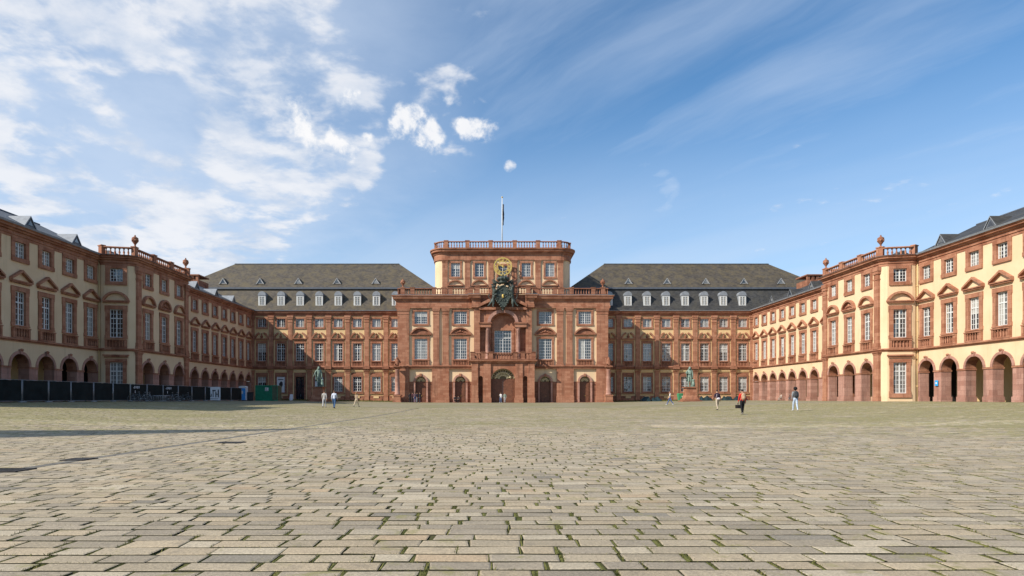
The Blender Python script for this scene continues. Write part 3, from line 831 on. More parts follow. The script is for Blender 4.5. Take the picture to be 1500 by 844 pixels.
# ------------------------------------------------------------------ wings
D1, W = 120.5, 47.0
def wing(side, ya, yb, bays, name_label, group, roof_k, dormers, cp=False):
    """side +1 right, -1 left; ya > yb are the far and near ends along the court; facade plane x = side*W"""
    rz = -R(90) * side; ox = side * W
    root = thing('palace_wing', (ox, (ya + yb) / 2, 0), name_label, 'palace wing', group)
    O = (ox, ya, 0) if side > 0 else (ox, yb, 0)
    U = (lambda y: ya - y) if side > 0 else (lambda y: y - yb)
    L = ya - yb
    wl = lambda u, z, out=0.0: (ox - side * out, (ya - u) if side > 0 else (yb + u), z)
    us = sorted(U(y) for y in bays)
    mb = MB(); holes = []
    for u in us: holes += [hole('wing_low', u, 8.16), hole('wing_up', u, 14.58)]
    mb.wall(0, L, STR1 - .1, 16.5, holes, 0, 'cream', .3)
    for u in us: mb.archwall(u, HB, IMP, STR1 - .1, ARC_R, IMP, 0, 'cream')
    e0, e1 = us[0] - HB, us[-1] + HB
    if e0 > .02: mb.wall(0, e0, BASE, STR1 - .1, [], 0, 'cream')
    if L - e1 > .02: mb.wall(e1, L, BASE, STR1 - .1, [], 0, 'cream')
    put('wall', mb, root, O, rz)
    mb = MB()   # the vaulted walk behind the arches, and the back of the wing
    mb.face([(0, 4.6, BASE), (L, 4.6, BASE), (L, 4.6, 6.2), (0, 4.6, 6.2)], 'creamdeep')
    mb.face([(0, 1.05, 6.2), (L, 1.05, 6.2), (L, 4.6, 6.2), (0, 4.6, 6.2)], 'cream')
    mb.face([(0, 1.05, 5.4), (L, 1.05, 5.4), (L, 1.05, 6.2), (0, 1.05, 6.2)], 'cream')
    for u in us: mb.archwall(u, HB, IMP, 5.9, ARC_R, IMP, 1.05, 'redpale')
    mb.box(0, L, 13.6, 14, BASE, 17.3, 'cream')
    for q in (0, L): mb.face([(q, 4.6, BASE), (q, 13.9, BASE), (q, 13.9, 17.3), (q, 4.6, 17.3)], 'cream')
    for q in (0.02, L - .02): mb.face([(q, 1.05, BASE), (q, 4.6, BASE), (q, 4.6, 6.3), (q, 1.05, 6.3)], 'dark')
    put('arcade', mb, root, O, rz)
    for u in us:
        a = put('arch', WM['arch'], root, wl(u, IMP), rz); sub('keystone', WM['keystone'], a, (0, -.02, ARC_R + .05))
        window(root, 'wing_low', wl(u, 8.16), rz, 'ped_tri', 12.28, 'apron_wing', 6.94)
        window(root, 'wing_up', wl(u, 14.58), rz)
    for i in range(len(us) + 1):
        put('pier', WM['pier'], root, wl(us[0] - HB + 2 * HB * i, 0), rz)
    mb = MB(); mb.sweep([(0, 0), (L, 0)], strc(STR0, STR1), 'red'); put('string_course', mb, root, O, rz)
    mb = MB(); mb.sweep([(0, 0), (L, 0)], corn(17.45), 'red'); put('cornice', mb, root, O, rz)
    mb = MB(); mb.sweep([(0, 0), (L, 0)], [(.3, 17.45), (.74, 17.45), (.80, 17.62), (.72, 17.62), (.66, 17.52), (.3, 17.52)], 'lead'); put('gutter', mb, root, O, rz)
    mb = MB()   # roof
    E, RZ, RY = (-.62, 17.5), 21.15, 7.0
    mb.face([(0, E[0], E[1]), (L, E[0], E[1]), (L, RY, RZ), (0, RY, RZ)], roof_k)
    mb.face([(L, 14.6, 17.3), (0, 14.6, 17.3), (0, RY, RZ), (L, RY, RZ)], roof_k)
    for q in (0, L): mb.face([(q, E[0], E[1]), (q, RY, RZ), (q, 14.6, 17.3)], roof_k)
    mb.box(0, L, RY - .12, RY + .12, RZ - .03, RZ + .09, 'leaddark')
    put('roof', mb, root, O, rz)
    sl = (RZ - E[1]) / (RY - E[0])
    for y in dormers:
        put('dormer', WM['dormer_wing' if roof_k == 'slateblue' else 'dormer_wing_dark'], root, wl(U(y), E[1] + sl * 1.9 - .05, -1.25), rz)
    # rainwater pipe
    for u in ((L - .12,) if side < 0 and not cp else (.12,)) if False else ():
        pass
    return root, wl, U

far_bays = [118.7 - 3.575 * k for k in range(9)]; near_bays = [72.1 - 3.575 * k for k in range(6)]; near_bays_l = [72.1 - 3.575 * k for k in range(7)]
FAR_Y = (120.5, 87.1); NEAR_Y = (73.9, 52.4)
far_d = [115.0 - 7.15 * k for k in range(4)]; near_d = [71.6 - 7.15 * k for k in range(3)]
wing(1, *FAR_Y, far_bays, 'sunlit cream arcaded wing adjoining the central range on the right', 'arcaded palace wings', 'slatedark', far_d)
wing(-1, *FAR_Y, far_bays, 'shaded cream arcaded wing adjoining the central range behind the portable toilet', 'arcaded palace wings', 'slateblue', far_d)
wing(1, *NEAR_Y, near_bays, 'sunlit arcaded wing with triangular pediments at the right picture edge', 'arcaded palace wings', 'slatedark', near_d)
wing(-1, 73.9, 48.8, near_bays_l, 'shaded arcaded wing with triangular pediments behind the black fence', 'arcaded palace wings', 'slateblue', near_d)

# downpipes at the inner corners
def downpipe(parent, x, y):
    mb = MB(); mb.tube([(0, 0, 17.3), (0, 0, 7.2), (0, 0, .3)], .07, 'creamdeep', 8)
    for z in (2.5, 6.4, 10, 14): mb.tube([(0, 0, z), (0, 0, z + .1)], .1, 'creamdeep', 8)
    put('downpipe', mb, parent, (x, y, 0))

# ------------------------------------------------------------------ corner pavilions
PX = 43.2
PAV_Y = (87.1, 74.6)
def pilaster_mesh(w, z0, z1, k='red', proud=.22, cap=1.2, basez=0.7):
    mb = MB(); a = w / 2
    mb.box(-a, a, -proud, .05, z0 + basez, z1 - cap, k)
    mb.box(-a - .10, a + .10, -proud - .1, .05, z0, z0 + basez * .5, k); mb.box(-a - .05, a + .05, -proud - .05, .05, z0 + basez * .5, z0 + basez, k)
    mb.box(-a - .06, a + .06, -proud - .06, .05, z1 - cap, z1 - cap + .14, k)
    mb.box(-a, a, -proud - .01, .05, z1 - cap + .14, z1 - cap * .55, k)
    mb.box(-a - .10, a + .10, -proud - .10, .05, z1 - cap * .55, z1 - cap * .32, k); mb.box(-a - .16, a + .16, -proud - .16, .05, z1 - cap * .32, z1, k)
    return mb.mesh('pilaster')
WM['pil_up'] = pilaster_mesh(.86, STR1, 16.45, 'red', .20, 1.5)
WM['pil_lo'] = pilaster_mesh(1.0, BASE, STR0, 'red', .22, .35, 1.7)
def bow_path(s):
    return [(s * x, y) for x, y in ((PX, 74.6), (43.42, 74.28), (43.75, 74.0), (46.25, 73.42), (46.6, 73.45), (46.86, 73.62), (47.0, 73.9))]
def pavilion(side, label):
    rz = -R(90) * side; s = side
    root = thing('corner_pavilion', (s * PX, 80.8, 0), label, 'pavilion', 'corner pavilions of the wings')
    ya, yb = PAV_Y; L = ya - yb; bays = (84.65, 80.85, 77.05)
    O = (s * PX, ya, 0) if s > 0 else (s * PX, yb, 0)
    U = (lambda y: ya - y) if s > 0 else (lambda y: y - yb)
    wl = lambda y, z, out=0.0: (s * (PX - out), y, z)
    us = [U(y) for y in bays]; mb = MB(); holes = []
    for u in us: holes += [hole('wing_low', u, 8.16), hole('wing_up', u, 14.58)]
    mb.wall(0, L, STR1 - .1, 16.5, holes, 0, 'cream', .3)
    for u in us: mb.archwall(u, 1.9, IMP, STR1 - .1, ARC_R, IMP, 0, 'cream')
    lo, hi = min(us) - 1.9, max(us) + 1.9
    mb.wall(0, lo, BASE, STR1 - .1, [], 0, 'cream'); mb.wall(hi, L, BASE, STR1 - .1, [], 0, 'cream')
    put('wall', mb, root, O, rz)
    mb = MB()
    mb.face([(0, 4.6, BASE), (L, 4.6, BASE), (L, 4.6, 6.2), (0, 4.6, 6.2)], 'creamdeep')
    mb.face([(0, 1.05, 6.2), (L, 1.05, 6.2), (L, 4.6, 6.2), (0, 4.6, 6.2)], 'cream')
    for u in us: mb.archwall(u, 1.9, IMP, 6.2, ARC_R, IMP, 1.05, 'redpale')
    for q in (0.02, L - .02): mb.face([(q, .3, BASE), (q, 4.6, BASE), (q, 4.6, 6.3), (q, .3, 6.3)], 'reddark')
    put('arcade', mb, root, O, rz)
    mb = MB(); P = [(s * (W + 9), ya), (s * PX, ya)]     # far return, roof deck and body
    f = [(s * PX, ya, BASE), (s * (W + 9), ya, BASE), (s * (W + 9), ya, 17.4), (s * PX, ya, 17.4)]
    mb.face(f, 'cream')
    mb.face([(s * PX, yb, 17.3), (s * PX, ya, 17.3), (s * (W + 9), ya, 17.3), (s * (W + 9), yb - 1, 17.3), (s * 46.6, 73.45, 17.3), (s * 43.75, 74.0, 17.3)], 'leaddark')
    mb.face([(s * (W + 9), ya, BASE), (s * (W + 9), yb - 1.2, BASE), (s * (W + 9), yb - 1.2, 17.3), (s * (W + 9), ya, 17.3)], 'cream')
    put('body', mb, root)
    for i, y in enumerate(bays):
        a = put('arch', WM['arch'], root, wl(y, IMP), rz); sub('keystone', WM['keystone'], a, (0, -.02, ARC_R + .05))
        window(root, 'wing_low', wl(y, 8.16), rz, 'ped_seg_orn' if i == 1 else 'ped_seg', 12.28, 'apron_wing', 6.94)
        window(root, 'wing_up', wl(y, 14.58), rz)
    for y in (82.75, 78.95): put('pier', WM['pier_pav'], root, wl(y, 0), rz)
    for y in (86.45, 75.25): put('pier', WM['pier_pav'], root, wl(y, 0), rz)
    # curved front towards the near wing
    path = bow_path(s)
    fa, fb = Vector(path[2]), Vector(path[3]); c = (fa + fb) / 2; d = (fb - fa) * s; brz = math.atan2(d.y, d.x); FL = (fb - fa).length
    mb = MB(); mb.wall(-FL / 2, FL / 2, BASE, 16.5, [hole('wing_ground', 0, 1.75), hole('wing_low', 0, 8.16), hole('wing_up', 0, 14.58)], 0, 'cream', .3)
    put('bow_wall', mb, root, (c.x, c.y, 0), brz)
    mb = MB()
    for a, b in ((0, 1), (1, 2), (3, 4), (4, 5), (5, 6)):
        p, q = path[a], path[b]; f = [(p[0], p[1], BASE), (q[0], q[1], BASE), (q[0], q[1], 16.5), (p[0], p[1], 16.5)]
        mb.face(f if s > 0 else f[::-1], 'cream')
    put('bow_wall', mb, root)
    window(root, 'wing_ground', (c.x, c.y, 1.75), brz, 'hood', 6.05)
    window(root, 'wing_low', (c.x, c.y, 8.16), brz, 'ped_seg', 12.28, 'apron_wing', 6.94)
    window(root, 'wing_up', (c.x, c.y, 14.58), brz)
    full = [(s * (W + 1), ya), (s * PX, ya), (s * PX, yb)] + path[1:]
    if s < 0: full = full[::-1]
    mb = MB(); mb.sweep(full, strc(STR0, STR1), 'red'); put('string_course', mb, root)
    mb = MB(); mb.sweep(full, corn(17.5), 'red'); mb.sweep(full, [(0, 17.52), (.70, 17.52), (.72, 17.57), (0, 17.60)], 'leaddark'); put('cornice', mb, root)
    for y, dz in ((ya - .5, 0), (yb + .38, 0)):
        put('pilaster', WM['pil_up'], root, wl(y, 0), rz); put('pilaster', WM['pil_lo'], root, wl(y, 0), rz)
    Lr = 1 + W - PX; Lf = L
    tot = Lr + L + sum((Vector(path[i + 1]) - Vector(path[i])).length for i in range(len(path) - 1))
    ps = [Lr, Lr + L / 3, Lr + 2 * L / 3, Lr + L, tot - .4]
    if s < 0: ps = [tot - q for q in ps]
    balustrade(root, full, 17.58, 1.05, ps)
    nm = 'right' if s > 0 else 'left'
    urn((s * (PX + .2), yb + .1, 18.72), f'sandstone urn on the near corner of the {nm} corner pavilion', .92)
    urn((s * (PX + .2), ya - .1, 18.72), f'sandstone urn on the far corner of the {nm} corner pavilion', .92)
    downpipe(root, s * 46.86, 73.5)
    mb = MB(); mb.tube([(0, 0, 16.4), (0, 0, .3)], .07, 'redpale', 8); put('downpipe', mb, root, (s * 46.8, ya + .1, 0))
    return root
pavilion(1, 'sunlit corner pavilion with roof balustrade and curved front on the right')
pavilion(-1, 'shaded corner pavilion with roof balustrade and curved front on the left')

# low roof lanterns with balustrade beyond the wing ridges
for s, lb in ((1, 'small balustraded attic block rising behind the right wing roof'), (-1, 'small balustraded attic block rising behind the left wing roof')):
    t = thing('attic_block', (s * 55.5, 115, 20), lb, 'attic block', 'attic blocks behind the wing roofs')
    mb = MB(); mb.box(s * 55.5 - 1.9, s * 55.5 + 1.9, 113, 117, 18.5, 22.0, 'reddark'); put('wall', mb, t)
    mb = MB(); mb.box(s * 55.5 - 2.0, s * 55.5 + 2.0, 112.9, 117.1, 22.75, 22.95, 'reddark'); put('roof', mb, t)
    for q in (-1.6, -.8, 0, .8, 1.6):
        mb = MB(); mb.box(-.22, .22, -.22, .22, 22.0, 22.75, 'reddark'); put('post', mb, t, (s * 55.5 + q, 113.3, 0))

# ------------------------------------------------------------------ central ranges left and right of the middle pavilion
HP, DP = 18.5, 113.0          # half width and front plane of the middle pavilion
WM['rp_up'] = pilaster_mesh(.84, 7.12, 16.6, 'redtan', .26, 1.25, .55)
WM['rp_lo'] = pilaster_mesh(.84, BASE, 6.35, 'redtan', .26, .5, 1.3)
def round_dormer():
    mb = MB(); a, h = .68, 1.95
    mb.box(-a, a, 0, 2.2, 0, h, 'lead')
    mb.box(-a, a, -.06, -.003, 0, .12, 'white'); mb.box(-a, -a + .16, -.06, -.003, .12, h, 'white'); mb.box(a - .16, a, -.06, -.003, .12, h, 'white'); mb.box(-a + .16, a - .16, -.06, -.003, h - .16, h, 'white')
    mb.box(-a - .08, a + .08, -.16, 2.2, h, h + .12, 'lead')
    n = 10; o = [((a + .04) * math.cos(math.pi - math.pi * t / n), h + .12 + .68 * math.sin(math.pi * t / n)) for t in range(n + 1)]
    mb.prism(o, -.12, 2.4, 'lead')
    return mb.mesh('dormer')
WM['rdormer'] = round_dormer()
WM['rd_sash'] = sash_mesh(1.04, 1.67, 4, 4, None, .03, -.055); WM['rd_glass'] = glass_mesh(1.04, 1.67, 4, 4, -.012, 5)
def tri_dormer():
    mb = MB(); a, h, L = .72, 1.05, 1.4
    mb.face([(-a, 0, 0), (a, 0, 0), (0, 0, h)], 'dormergrey'); mb.prism([(-.34, .16), (.34, .16), (0, .68)], -.04, -.004, 'glass')
    for s in (-1, 1):
        q = [(s * (a + .08), -.1, -.08), (0, -.1, h + .05), (0, L, h + .05), (s * (a + .08), L, -.08)]
        mb.face(q if s > 0 else q[::-1], 'slatedark')
        mb.raw([(s * (a + .08), -.1, -.08), (0, -.1, h + .05), (0, -.1, h - .12), (s * (a - .1), -.1, -.08)], [(0, 1, 2, 3)], 'dormergrey')
    return mb.mesh('dormer')
WM['tdormer'] = tri_dormer()
def main_range(side, label, special):
    s = side
    root = thing('palace_range', (s * 33, D1, 0), label, 'palace range', 'central ranges of the palace')
    bx = [s * (20.05 + 3.58 * k) for k in range(8)]
    x0, x1 = (17.5, 47.0) if s > 0 else (-47.0, -17.5)
    mb = MB(); holes = []
    for i, x in enumerate(bx):
        holes += [hole('range_low', x, 8.12), hole('range_up', x, 14.46)]
        if special.get(i) == 'door': holes.append((x - .78, x + .78, BASE, 5.12))
        else: holes.append(hole('range_ground', x, 2.40))
    mb.wall(x0, x1, BASE, 16.8, holes, 0, 'creamdeep', .3)
    mb.box(x0, x1, 12, 12.4, BASE, 17.3, 'cream')
    put('wall', mb, root, (0, D1, 0))
    # sandstone fields round each window (proud of the plaster)
    fld = MB()
    fld.box(-1.12, 1.12, -.05, .05, 11.76, 11.95, 'red')
    fld.box(-1.12, 1.12, -.05, .05, 5.45, 5.9, 'reddark')
    fme = fld.mesh('window_field')
    blk = MB(); blk.box(-1.3, 1.3, -.12, .05, BASE, 1.55, 'reddark'); blk.box(-1.1, 1.1, -.2, -.12, BASE, 1.1, 'red'); blk.box(-.5, .5, -.26, -.2, 1.12, 1.5, 'creamdeep'); blk.box(-1.22, 1.22, -.22, .05, 1.95, 2.1, 'red'); bme = blk.mesh('plinth')
    for i, x in enumerate(bx):
        put('window_field', fme, root, (x, D1, 0))
        window(root, 'range_low', (x, D1, 8.12), 0, 'ped_broken', 12.22, 'apron_range', 7.12)
        window(root, 'range_up', (x, D1, 14.46), 0)
        if special.get(i) == 'door':
            mb = MB(); mb.box(-.78, .78, .22, .3, .4, 5.12, 'glass')
            for u in (-.74, 0, .74): mb.box(u - .05, u + .05, .14, .22, .4, 5.1, 'black')
            for z in (.5, 3.3, 5.05): mb.box(-.74, .74, .15, .21, z - .05, z + .05, 'black')
            d = put('door', mb, root, (x, D1, 0)); mb = MB(); mb.tube([(.12, .1, 1.4), (.12, .1, 1.8)], .03, 'iron'); sub('handle', mb, d)
            mb = MB(); frame_strips(mb, 1.56, 5.12, .3, -.1, .3, 'reddark', 0, .1); put('door_frame', mb, root, (x, D1, 0))
        else:
            window(root, 'range_ground', (x, D1, 2.40), 0)
            put('plinth', bme, root, (x, D1, 0))
    for k in range(9):
        x = s * (20.05 - 1.79 + 3.58 * k)
        if abs(x) > 46.95: continue
        put('pilaster', WM['rp_up'], root, (x, D1, 0)); put('pilaster', WM['rp_lo'], root, (x, D1, 0))
    P = [(x0, D1), (x1, D1)]
    mb = MB(); mb.sweep(P, [(0, 6.55), (.30, 6.55), (.34, 6.72), (.46, 6.86), (.46, 7.0), (.36, 7.12), (0, 7.12)], 'reddark')
    for k in range(9):   # string course breaks forward over the pilasters
        x = s * (20.05 - 1.79 + 3.58 * k)
        if abs(x) < 46.5: mb.box(x - .62, x + .62, D1 - .62, D1 - .2, 6.56, 7.13, 'reddark')
    put('string_course', mb, root)
    mb = MB(); mb.sweep(P, [(0, 6.05), (.10, 6.05), (.16, 6.2), (.16, 6.34), (0, 6.34)], 'creamdeep'); put('lower_moulding', mb, root)
    mb = MB(); mb.sweep(P, [(0, 16.55), (.12, 16.55), (.14, 16.82), (.28, 16.88), (.30, 17.05), (.52, 17.10), (.54, 17.26), (.66, 17.34), (.68, 17.42), (0, 17.42)], 'red'); put('cornice', mb, root)
    mb = MB(); mb.sweep(P, [(.2, 17.43), (.72, 17.43), (.76, 17.56), (.2, 17.58)], 'lead'); put('gutter', mb, root)
    # mansard: steep lower slope, dark break, hipped upper slope
    lo, hi = ('slatedark', 'slate') if s > 0 else ('slate', 'slate')
    xi, xo = s * 12.8, s * 62.0
    mb = MB()
    def q(pts, k):
        mb.face(pts if s > 0 else pts[::-1], k)
    ya, yb, yc = D1 - .55, D1 + 1.75, D1 + 7.5
    q([(xi, ya, 17.5), (xo, ya, 17.5), (xo, yb, 21.85), (xi, yb, 21.85)], lo)
    q([(xi, yc * 2 - yb, 17.5), (xi, ya, 17.5), (xi, yb, 21.85), (xi, yc * 2 - yb, 21.85)], lo)
    q([(xo, ya, 17.5), (xo, yc * 2 - yb, 17.5), (xo, yc * 2 - yb, 21.85), (xo, yb, 21.85)], lo)
    q([(xo, yc * 2 - yb, 17.5), (xi, yc * 2 - yb, 17.5), (xi, yc * 2 - yb, 21.85), (xo, yc * 2 - yb, 21.85)], lo)
    put('mansard', mb, root)
    mb = MB(); X0, X1 = sorted((xi, xo)); mb.box(X0 - .25, X1 + .25, yb - .35, yb + .3, 21.86, 22.2, 'leaddark'); put('roof_break', mb, root)
    mb = MB(); ri, ro = s * 20.4, s * 53.2; yd = yc * 2 - yb; za, zb = 22.1, 27.85
    q([(xi, yb - .2, za), (xo, yb - .2, za), (ro, yc, zb), (ri, yc, zb)], hi)
    q([(xo, yd, za), (xi, yd, za), (ri, yc, zb), (ro, yc, zb)], hi)
    q([(xi, yd, za), (xi, yb - .2, za), (ri, yc, zb)], hi)
    q([(xo, yb - .2, za), (xo, yd, za), (ro, yc, zb)], hi)
    rf = put('roof', mb, root)
    mb = MB(); mb.box(min(ri, ro), max(ri, ro), yc - .14, yc + .14, zb - .05, zb + .1, 'leaddark'); sub('ridge_cap', mb, rf)
    for i, x in enumerate(bx):
        d = put('dormer', WM['rdormer'], root, (x, D1 + .05, 18.45))
        sub('sash', WM['rd_sash'], d, (0, 0, .12)); sub('glass', WM['rd_glass'], d, (0, 0, .12))
    for x in (24.2, 31.6, 39.0, 46.3, 53.4): put('dormer', WM['tdormer'], root, (s * x, D1 + 2.35, 23.05))
    return root
main_range(-1, 'central red and ochre range with dormers left of the clock pavilion', {5: 'door'})
main_range(1, 'central red and ochre range with dormers right of the clock pavilion', {})

# ------------------------------------------------------------------ middle pavilion with its attic storey
cp = thing('central_pavilion', (0, DP, 0), 'tall red sandstone central pavilion with balcony, portal and balustraded attic', 'pavilion')
def cp_build():
    wx = (7.47, 14.43); mb = MB(); holes = []
    for s in (-1, 1):
        for x in wx: holes += [hole('cp_low', s * x, 8.0), hole('cp_up', s * x, 14.2)]
    mb.wall(-HP, -4.6, 6.3, 17.2, holes[:4], 0, 'cream', .3); mb.wall(4.6, HP, 6.3, 17.2, holes[4:], 0, 'cream', .3)
    for s in (-1, 1):   # plaster over the doors, sandstone elsewhere on the ground floor
        for x in wx:
            mb.archwall(s * x, 2.0, 3.9, 6.3, .95, 4.05, 0, 'cream')
            for q in (-1, 1):
                a, b = sorted((s * x + q * .95, s * x + q * 2.0)); mb.box(a, b, 0.0, .6, BASE, 4.05, 'reddark')
        for a, b in ((s * 5.3, s * 5.47), (s * 9.47, s * 12.43), (s * 16.43, s * HP)):
            a, b = sorted((a, b)); mb.box(a, b, -.35 if abs(a) > 5.4 else 0, .5, 1.45, 6.35, 'red'); mb.box(a - .08, b + .08, -.47 if abs(a) > 5.4 else 0, .5, BASE, 1.45, 'red')
    for s in (-1, 1):
        f = [(s * HP, 0, BASE), (s * HP, 16, BASE), (s * HP, 16, 19.2), (s * HP, 0, 19.2)]; mb.face(f if s > 0 else f[::-1], 'red')
    mb.face([(-HP, 0, 19.2), (HP, 0, 19.2), (HP, 16, 19.2), (-HP, 16, 19.2)], 'leaddark')
    put('wall', mb, cp, (0, DP, 0))
    # pilaster strips
    for s in (-1, 1):
        for c, w in ((17.5, 2.0), (11.72, 1.05), (10.05, 1.1)):
            put('pilaster', pilaster_mesh(w, 6.88, 17.0, 'red', .32, 1.15, .5), cp, (s * c, DP, 0))
    for s in (-1, 1):
        for i, x in enumerate(wx):
            window(cp, 'cp_low', (s * x, DP, 8.0), 0, 'ped_cp_orn' if i == 0 else 'ped_cp', 12.30, 'apron_cp', 6.9)
            window(cp, 'cp_up', (s * x, DP, 14.2), 0)
            door(cp, s * x, DP, .95, 4.05, .42)
    P = [(-HP, DP + 14), (-HP, DP), (-5.1, DP), (-5.1, DP - 1.1), (-3.9, DP - 1.1), (-3.9, DP - .4), (3.9, DP - .4), (3.9, DP - 1.1), (5.1, DP - 1.1), (5.1, DP), (HP, DP), (HP, DP + 14)]
    for seg in (P[:3], P[-3:]):
        mb = MB(); mb.sweep(seg, [(.0, 6.32), (.40, 6.32), (.42, 6.5), (.56, 6.66), (.58, 6.8), (.46, 6.9), (0, 6.9)], 'reddark'); put('string_course', mb, cp)
    ENT = [(0, 16.95), (.36, 16.95), (.38, 17.45), (.30, 17.5), (.30, 18.2), (.46, 18.28), (.50, 18.5), (.78, 18.58), (.80, 18.82), (.94, 18.95), (.96, 19.1), (0, 19.12)]
    for seg in (P[:5], P[-5:]):
        mb = MB(); mb.sweep(seg, ENT, 'red'); e = put('entablature', mb, cp); mb = MB(); mb.sweep(seg, [(0, 19.14), (.98, 19.14), (1.0, 19.22), (0, 19.3)], 'lead'); sub('flashing', mb, e)
    B = [(-HP, DP + 10), (-HP, DP - .3), (-5.0, DP - .3), (-5.0, DP - 1.3), (5.0, DP - 1.3), (5.0, DP - .3), (HP, DP - .3), (HP, DP + 10)]
    fl = 10.3; c0 = 10.3
    posts = []
    for x in (-17.6, -15.9, -12.1, -10.4, -9.2, -5.6): posts.append(c0 + HP + x)
    m0 = c0 + HP - 5.0
    posts += [m0 + 1.0 + .6, m0 + 1.0 + 3.3, m0 + 1.0 + 6.7, m0 + 1 + 9.4]
    r0 = m0 + 12.0
    for x in (5.6, 9.2, 10.4, 12.1, 15.9, 17.6): posts.append(r0 + x - 5.0)
    balustrade(cp, B, 19.28, 1.2, posts, .46, 'reddark')
    # ---- middle bay: arched niche, window, columns
    F = DP - 1.1
    mb = MB(); r, zs = 2.15, 13.75; seg = 18
    mb.archwall(0, 3.0, zs, 17.0, r, zs, F + .3, 'red', seg)
    pts = [(r * math.cos(math.pi - math.pi * i / seg), zs + r * math.sin(math.pi * i / seg)) for i in range(seg + 1)]
    for i in range(seg):
        a, b = pts[i], pts[i + 1]; mb.face([(a[0], F + .3, a[1]), (a[0], F + 1.2, a[1]), (b[0], F + 1.2, b[1]), (b[0], F + .3, b[1])], 'red')
    for s in (-1, 1):
        mb.box(min(s * 2.15, s * 2.3), max(s * 2.15, s * 2.3), F + .3, F + 1.25, 7.5, zs, 'red')
        mb.box(min(s * 2.3, s * 4.0), max(s * 2.3, s * 4.0), F + .75, F + 1.25, 7.5, zs, 'reddark')
        mb.box(min(s * 3.0, s * 4.0), max(s * 3.0, s * 4.0), F + .42, F + 1.25, zs, 17.0, 'red')
        mb.box(min(s * 4.0, s * 5.05), max(s * 4.0, s * 5.05), F, F + 1.25, 7.5, 17.0, 'red')
    h = (-1.5, 1.5, 8.9, 13.1)
    mb.wall(-2.2, 2.2, 7.5, 16.2, [h], F + 1.0, 'red', .3)
    put('middle_bay', mb, cp)
    window(cp, 'centre', (0, F + 1.0, 8.95), 0)
    for s in (-1, 1):
        mb = MB(); mb.lathe([(.46, 0), (.46, .2), (.38, .3), (.36, .5), (.36, 2.6), (.31, 5.0), (.36, 5.05), (.33, 5.2), (.44, 5.5), (.48, 5.6)], (0, 0, 0), 'redpale', 14); put('column', mb, cp, (s * 2.68, F + .3, 7.9))
        mb = MB(); mb.box(s * 3.1 - 1.0, s * 3.1 + 1.0, F - .2, F + .72, 13.5, 14.35, 'red'); mb.box(s * 3.1 - 1.12, s * 3.1 + 1.12, F - .34, F + .72, 14.1, 14.36, 'reddark'); put('impost_block', mb, cp)
    o = [((r + .55) * math.cos(math.pi - math.pi * i / seg), zs + .6 + (r + .1) * math.sin(math.pi * i / seg)) for i in range(seg + 1)]
    mb = MB(); mb.strip([(r * math.cos(math.pi - math.pi * i / seg), zs + .6 + (r - .45) * math.sin(math.pi * i / seg)) for i in range(seg + 1)], o, F - .15, F + .32, 'redpale'); put('archivolt', mb, cp)
    # open pediment behind the coat of arms
    mb = MB()
    for s in (-1, 1): mb.prism([(s * 4.2, 17.0), (s * 4.2, 17.5), (s * 1.2, 19.0), (s * 1.2, 18.4)][::s], F - .5, F + .6, 'red')
    mb.box(-4.2, 4.2, F - .25, F + .6, 16.55, 16.98, 'red'); mb.box(-4.2, 4.2, F + .5, F + 1.4, 16.98, 19.2, 'reddark'); mb.box(-5.0, 5.0, F + .4, F + 2, 18.6, 19.25, 'red')
    put('open_pediment', mb, cp)
    # ---- portal with balcony
    G = DP - 2.6
    mb = MB(); zs = 4.15; r = 2.1
    mb.archwall(0, 2.35, zs, 7.2, r, zs, G + .25, 'red', 18)
    pts = [(r * math.cos(math.pi - math.pi * i / 18), zs + r * math.sin(math.pi * i / 18)) for i in range(19)]
    for i in range(18):
        a, b = pts[i], pts[i + 1]; mb.face([(a[0], G + .25, a[1]), (a[0], G + 1.6, a[1]), (b[0], G + 1.6, b[1]), (b[0], G + .25, b[1])], 'reddark')
    for s in (-1, 1):
        for a, b, yy in ((2.1, 3.38, 0), (4.3, 5.42, 0)):
            a, b = sorted((s * a, s * b)); mb.box(a, b, G, G + 2.6, 1.2, 7.25, 'red'); mb.box(a - .1, b + .1, G - .12, G + 2.6, BASE, 1.2, 'red')
        a, b = sorted((s * 3.38, s * 4.3))
        mb.box(a, b, G + 1.2, G + 2.6, BASE, 7.2, 'reddark'); mb.archwall(s * 3.84, .46, 4.6, 7.2, .36, 4.6, G + .2, 'red', 10)
        for q in (-1, 1):
            a2, b2 = sorted((s * 3.84 + q * .36, s * 3.84 + q * .46)); mb.box(a2, b2, G + .2, G + 1.2, BASE, 4.6, 'red')
    put('portal', mb, cp)
    door(cp, 0, G + 1.3, 2.1, 4.15, 0.0, True)
    mb = MB(); BP = [(-5.5, DP), (-5.5, G), (5.5, G), (5.5, DP)]
    mb.sweep(BP, [(-.4, 7.2), (.05, 7.2), (.1, 7.35), (.35, 7.5), (.38, 7.72), (-.4, 7.75)], 'red'); mb.box(-5.4, 5.4, G + .1, DP - .3, 7.45, 7.74, 'leaddark'); put('balcony', mb, cp)
    balustrade(cp, [(-5.6, DP - .4), (-5.6, G - .1), (5.6, G - .1), (5.6, DP - .4)], 7.76, 1.22, [2.3 + q for q in (.35, 2.2, 3.5, 7.7, 9.0, 10.85)], .46, 'reddark')
    # ---- attic storey with rounded ends
    T = DP + 1.5; a = 10.3; e = 12.25
    arc = [(e - (e - a) * (1 - math.cos(t * math.pi / 12)), T + 2.1 * (1 - math.sin(t * math.pi / 12))) for t in range(7)]
    arc = [(a + (e - a) * math.cos(t * math.pi / 12), T + 2.2 - 2.2 * math.sin(t * math.pi / 12)) for t in range(7)]   # from side to front
    right = arc; left = [(-x, y) for x, y in arc]
    TP = [(-e, T + 12)] + left + right[::-1] + [(e, T + 12)]
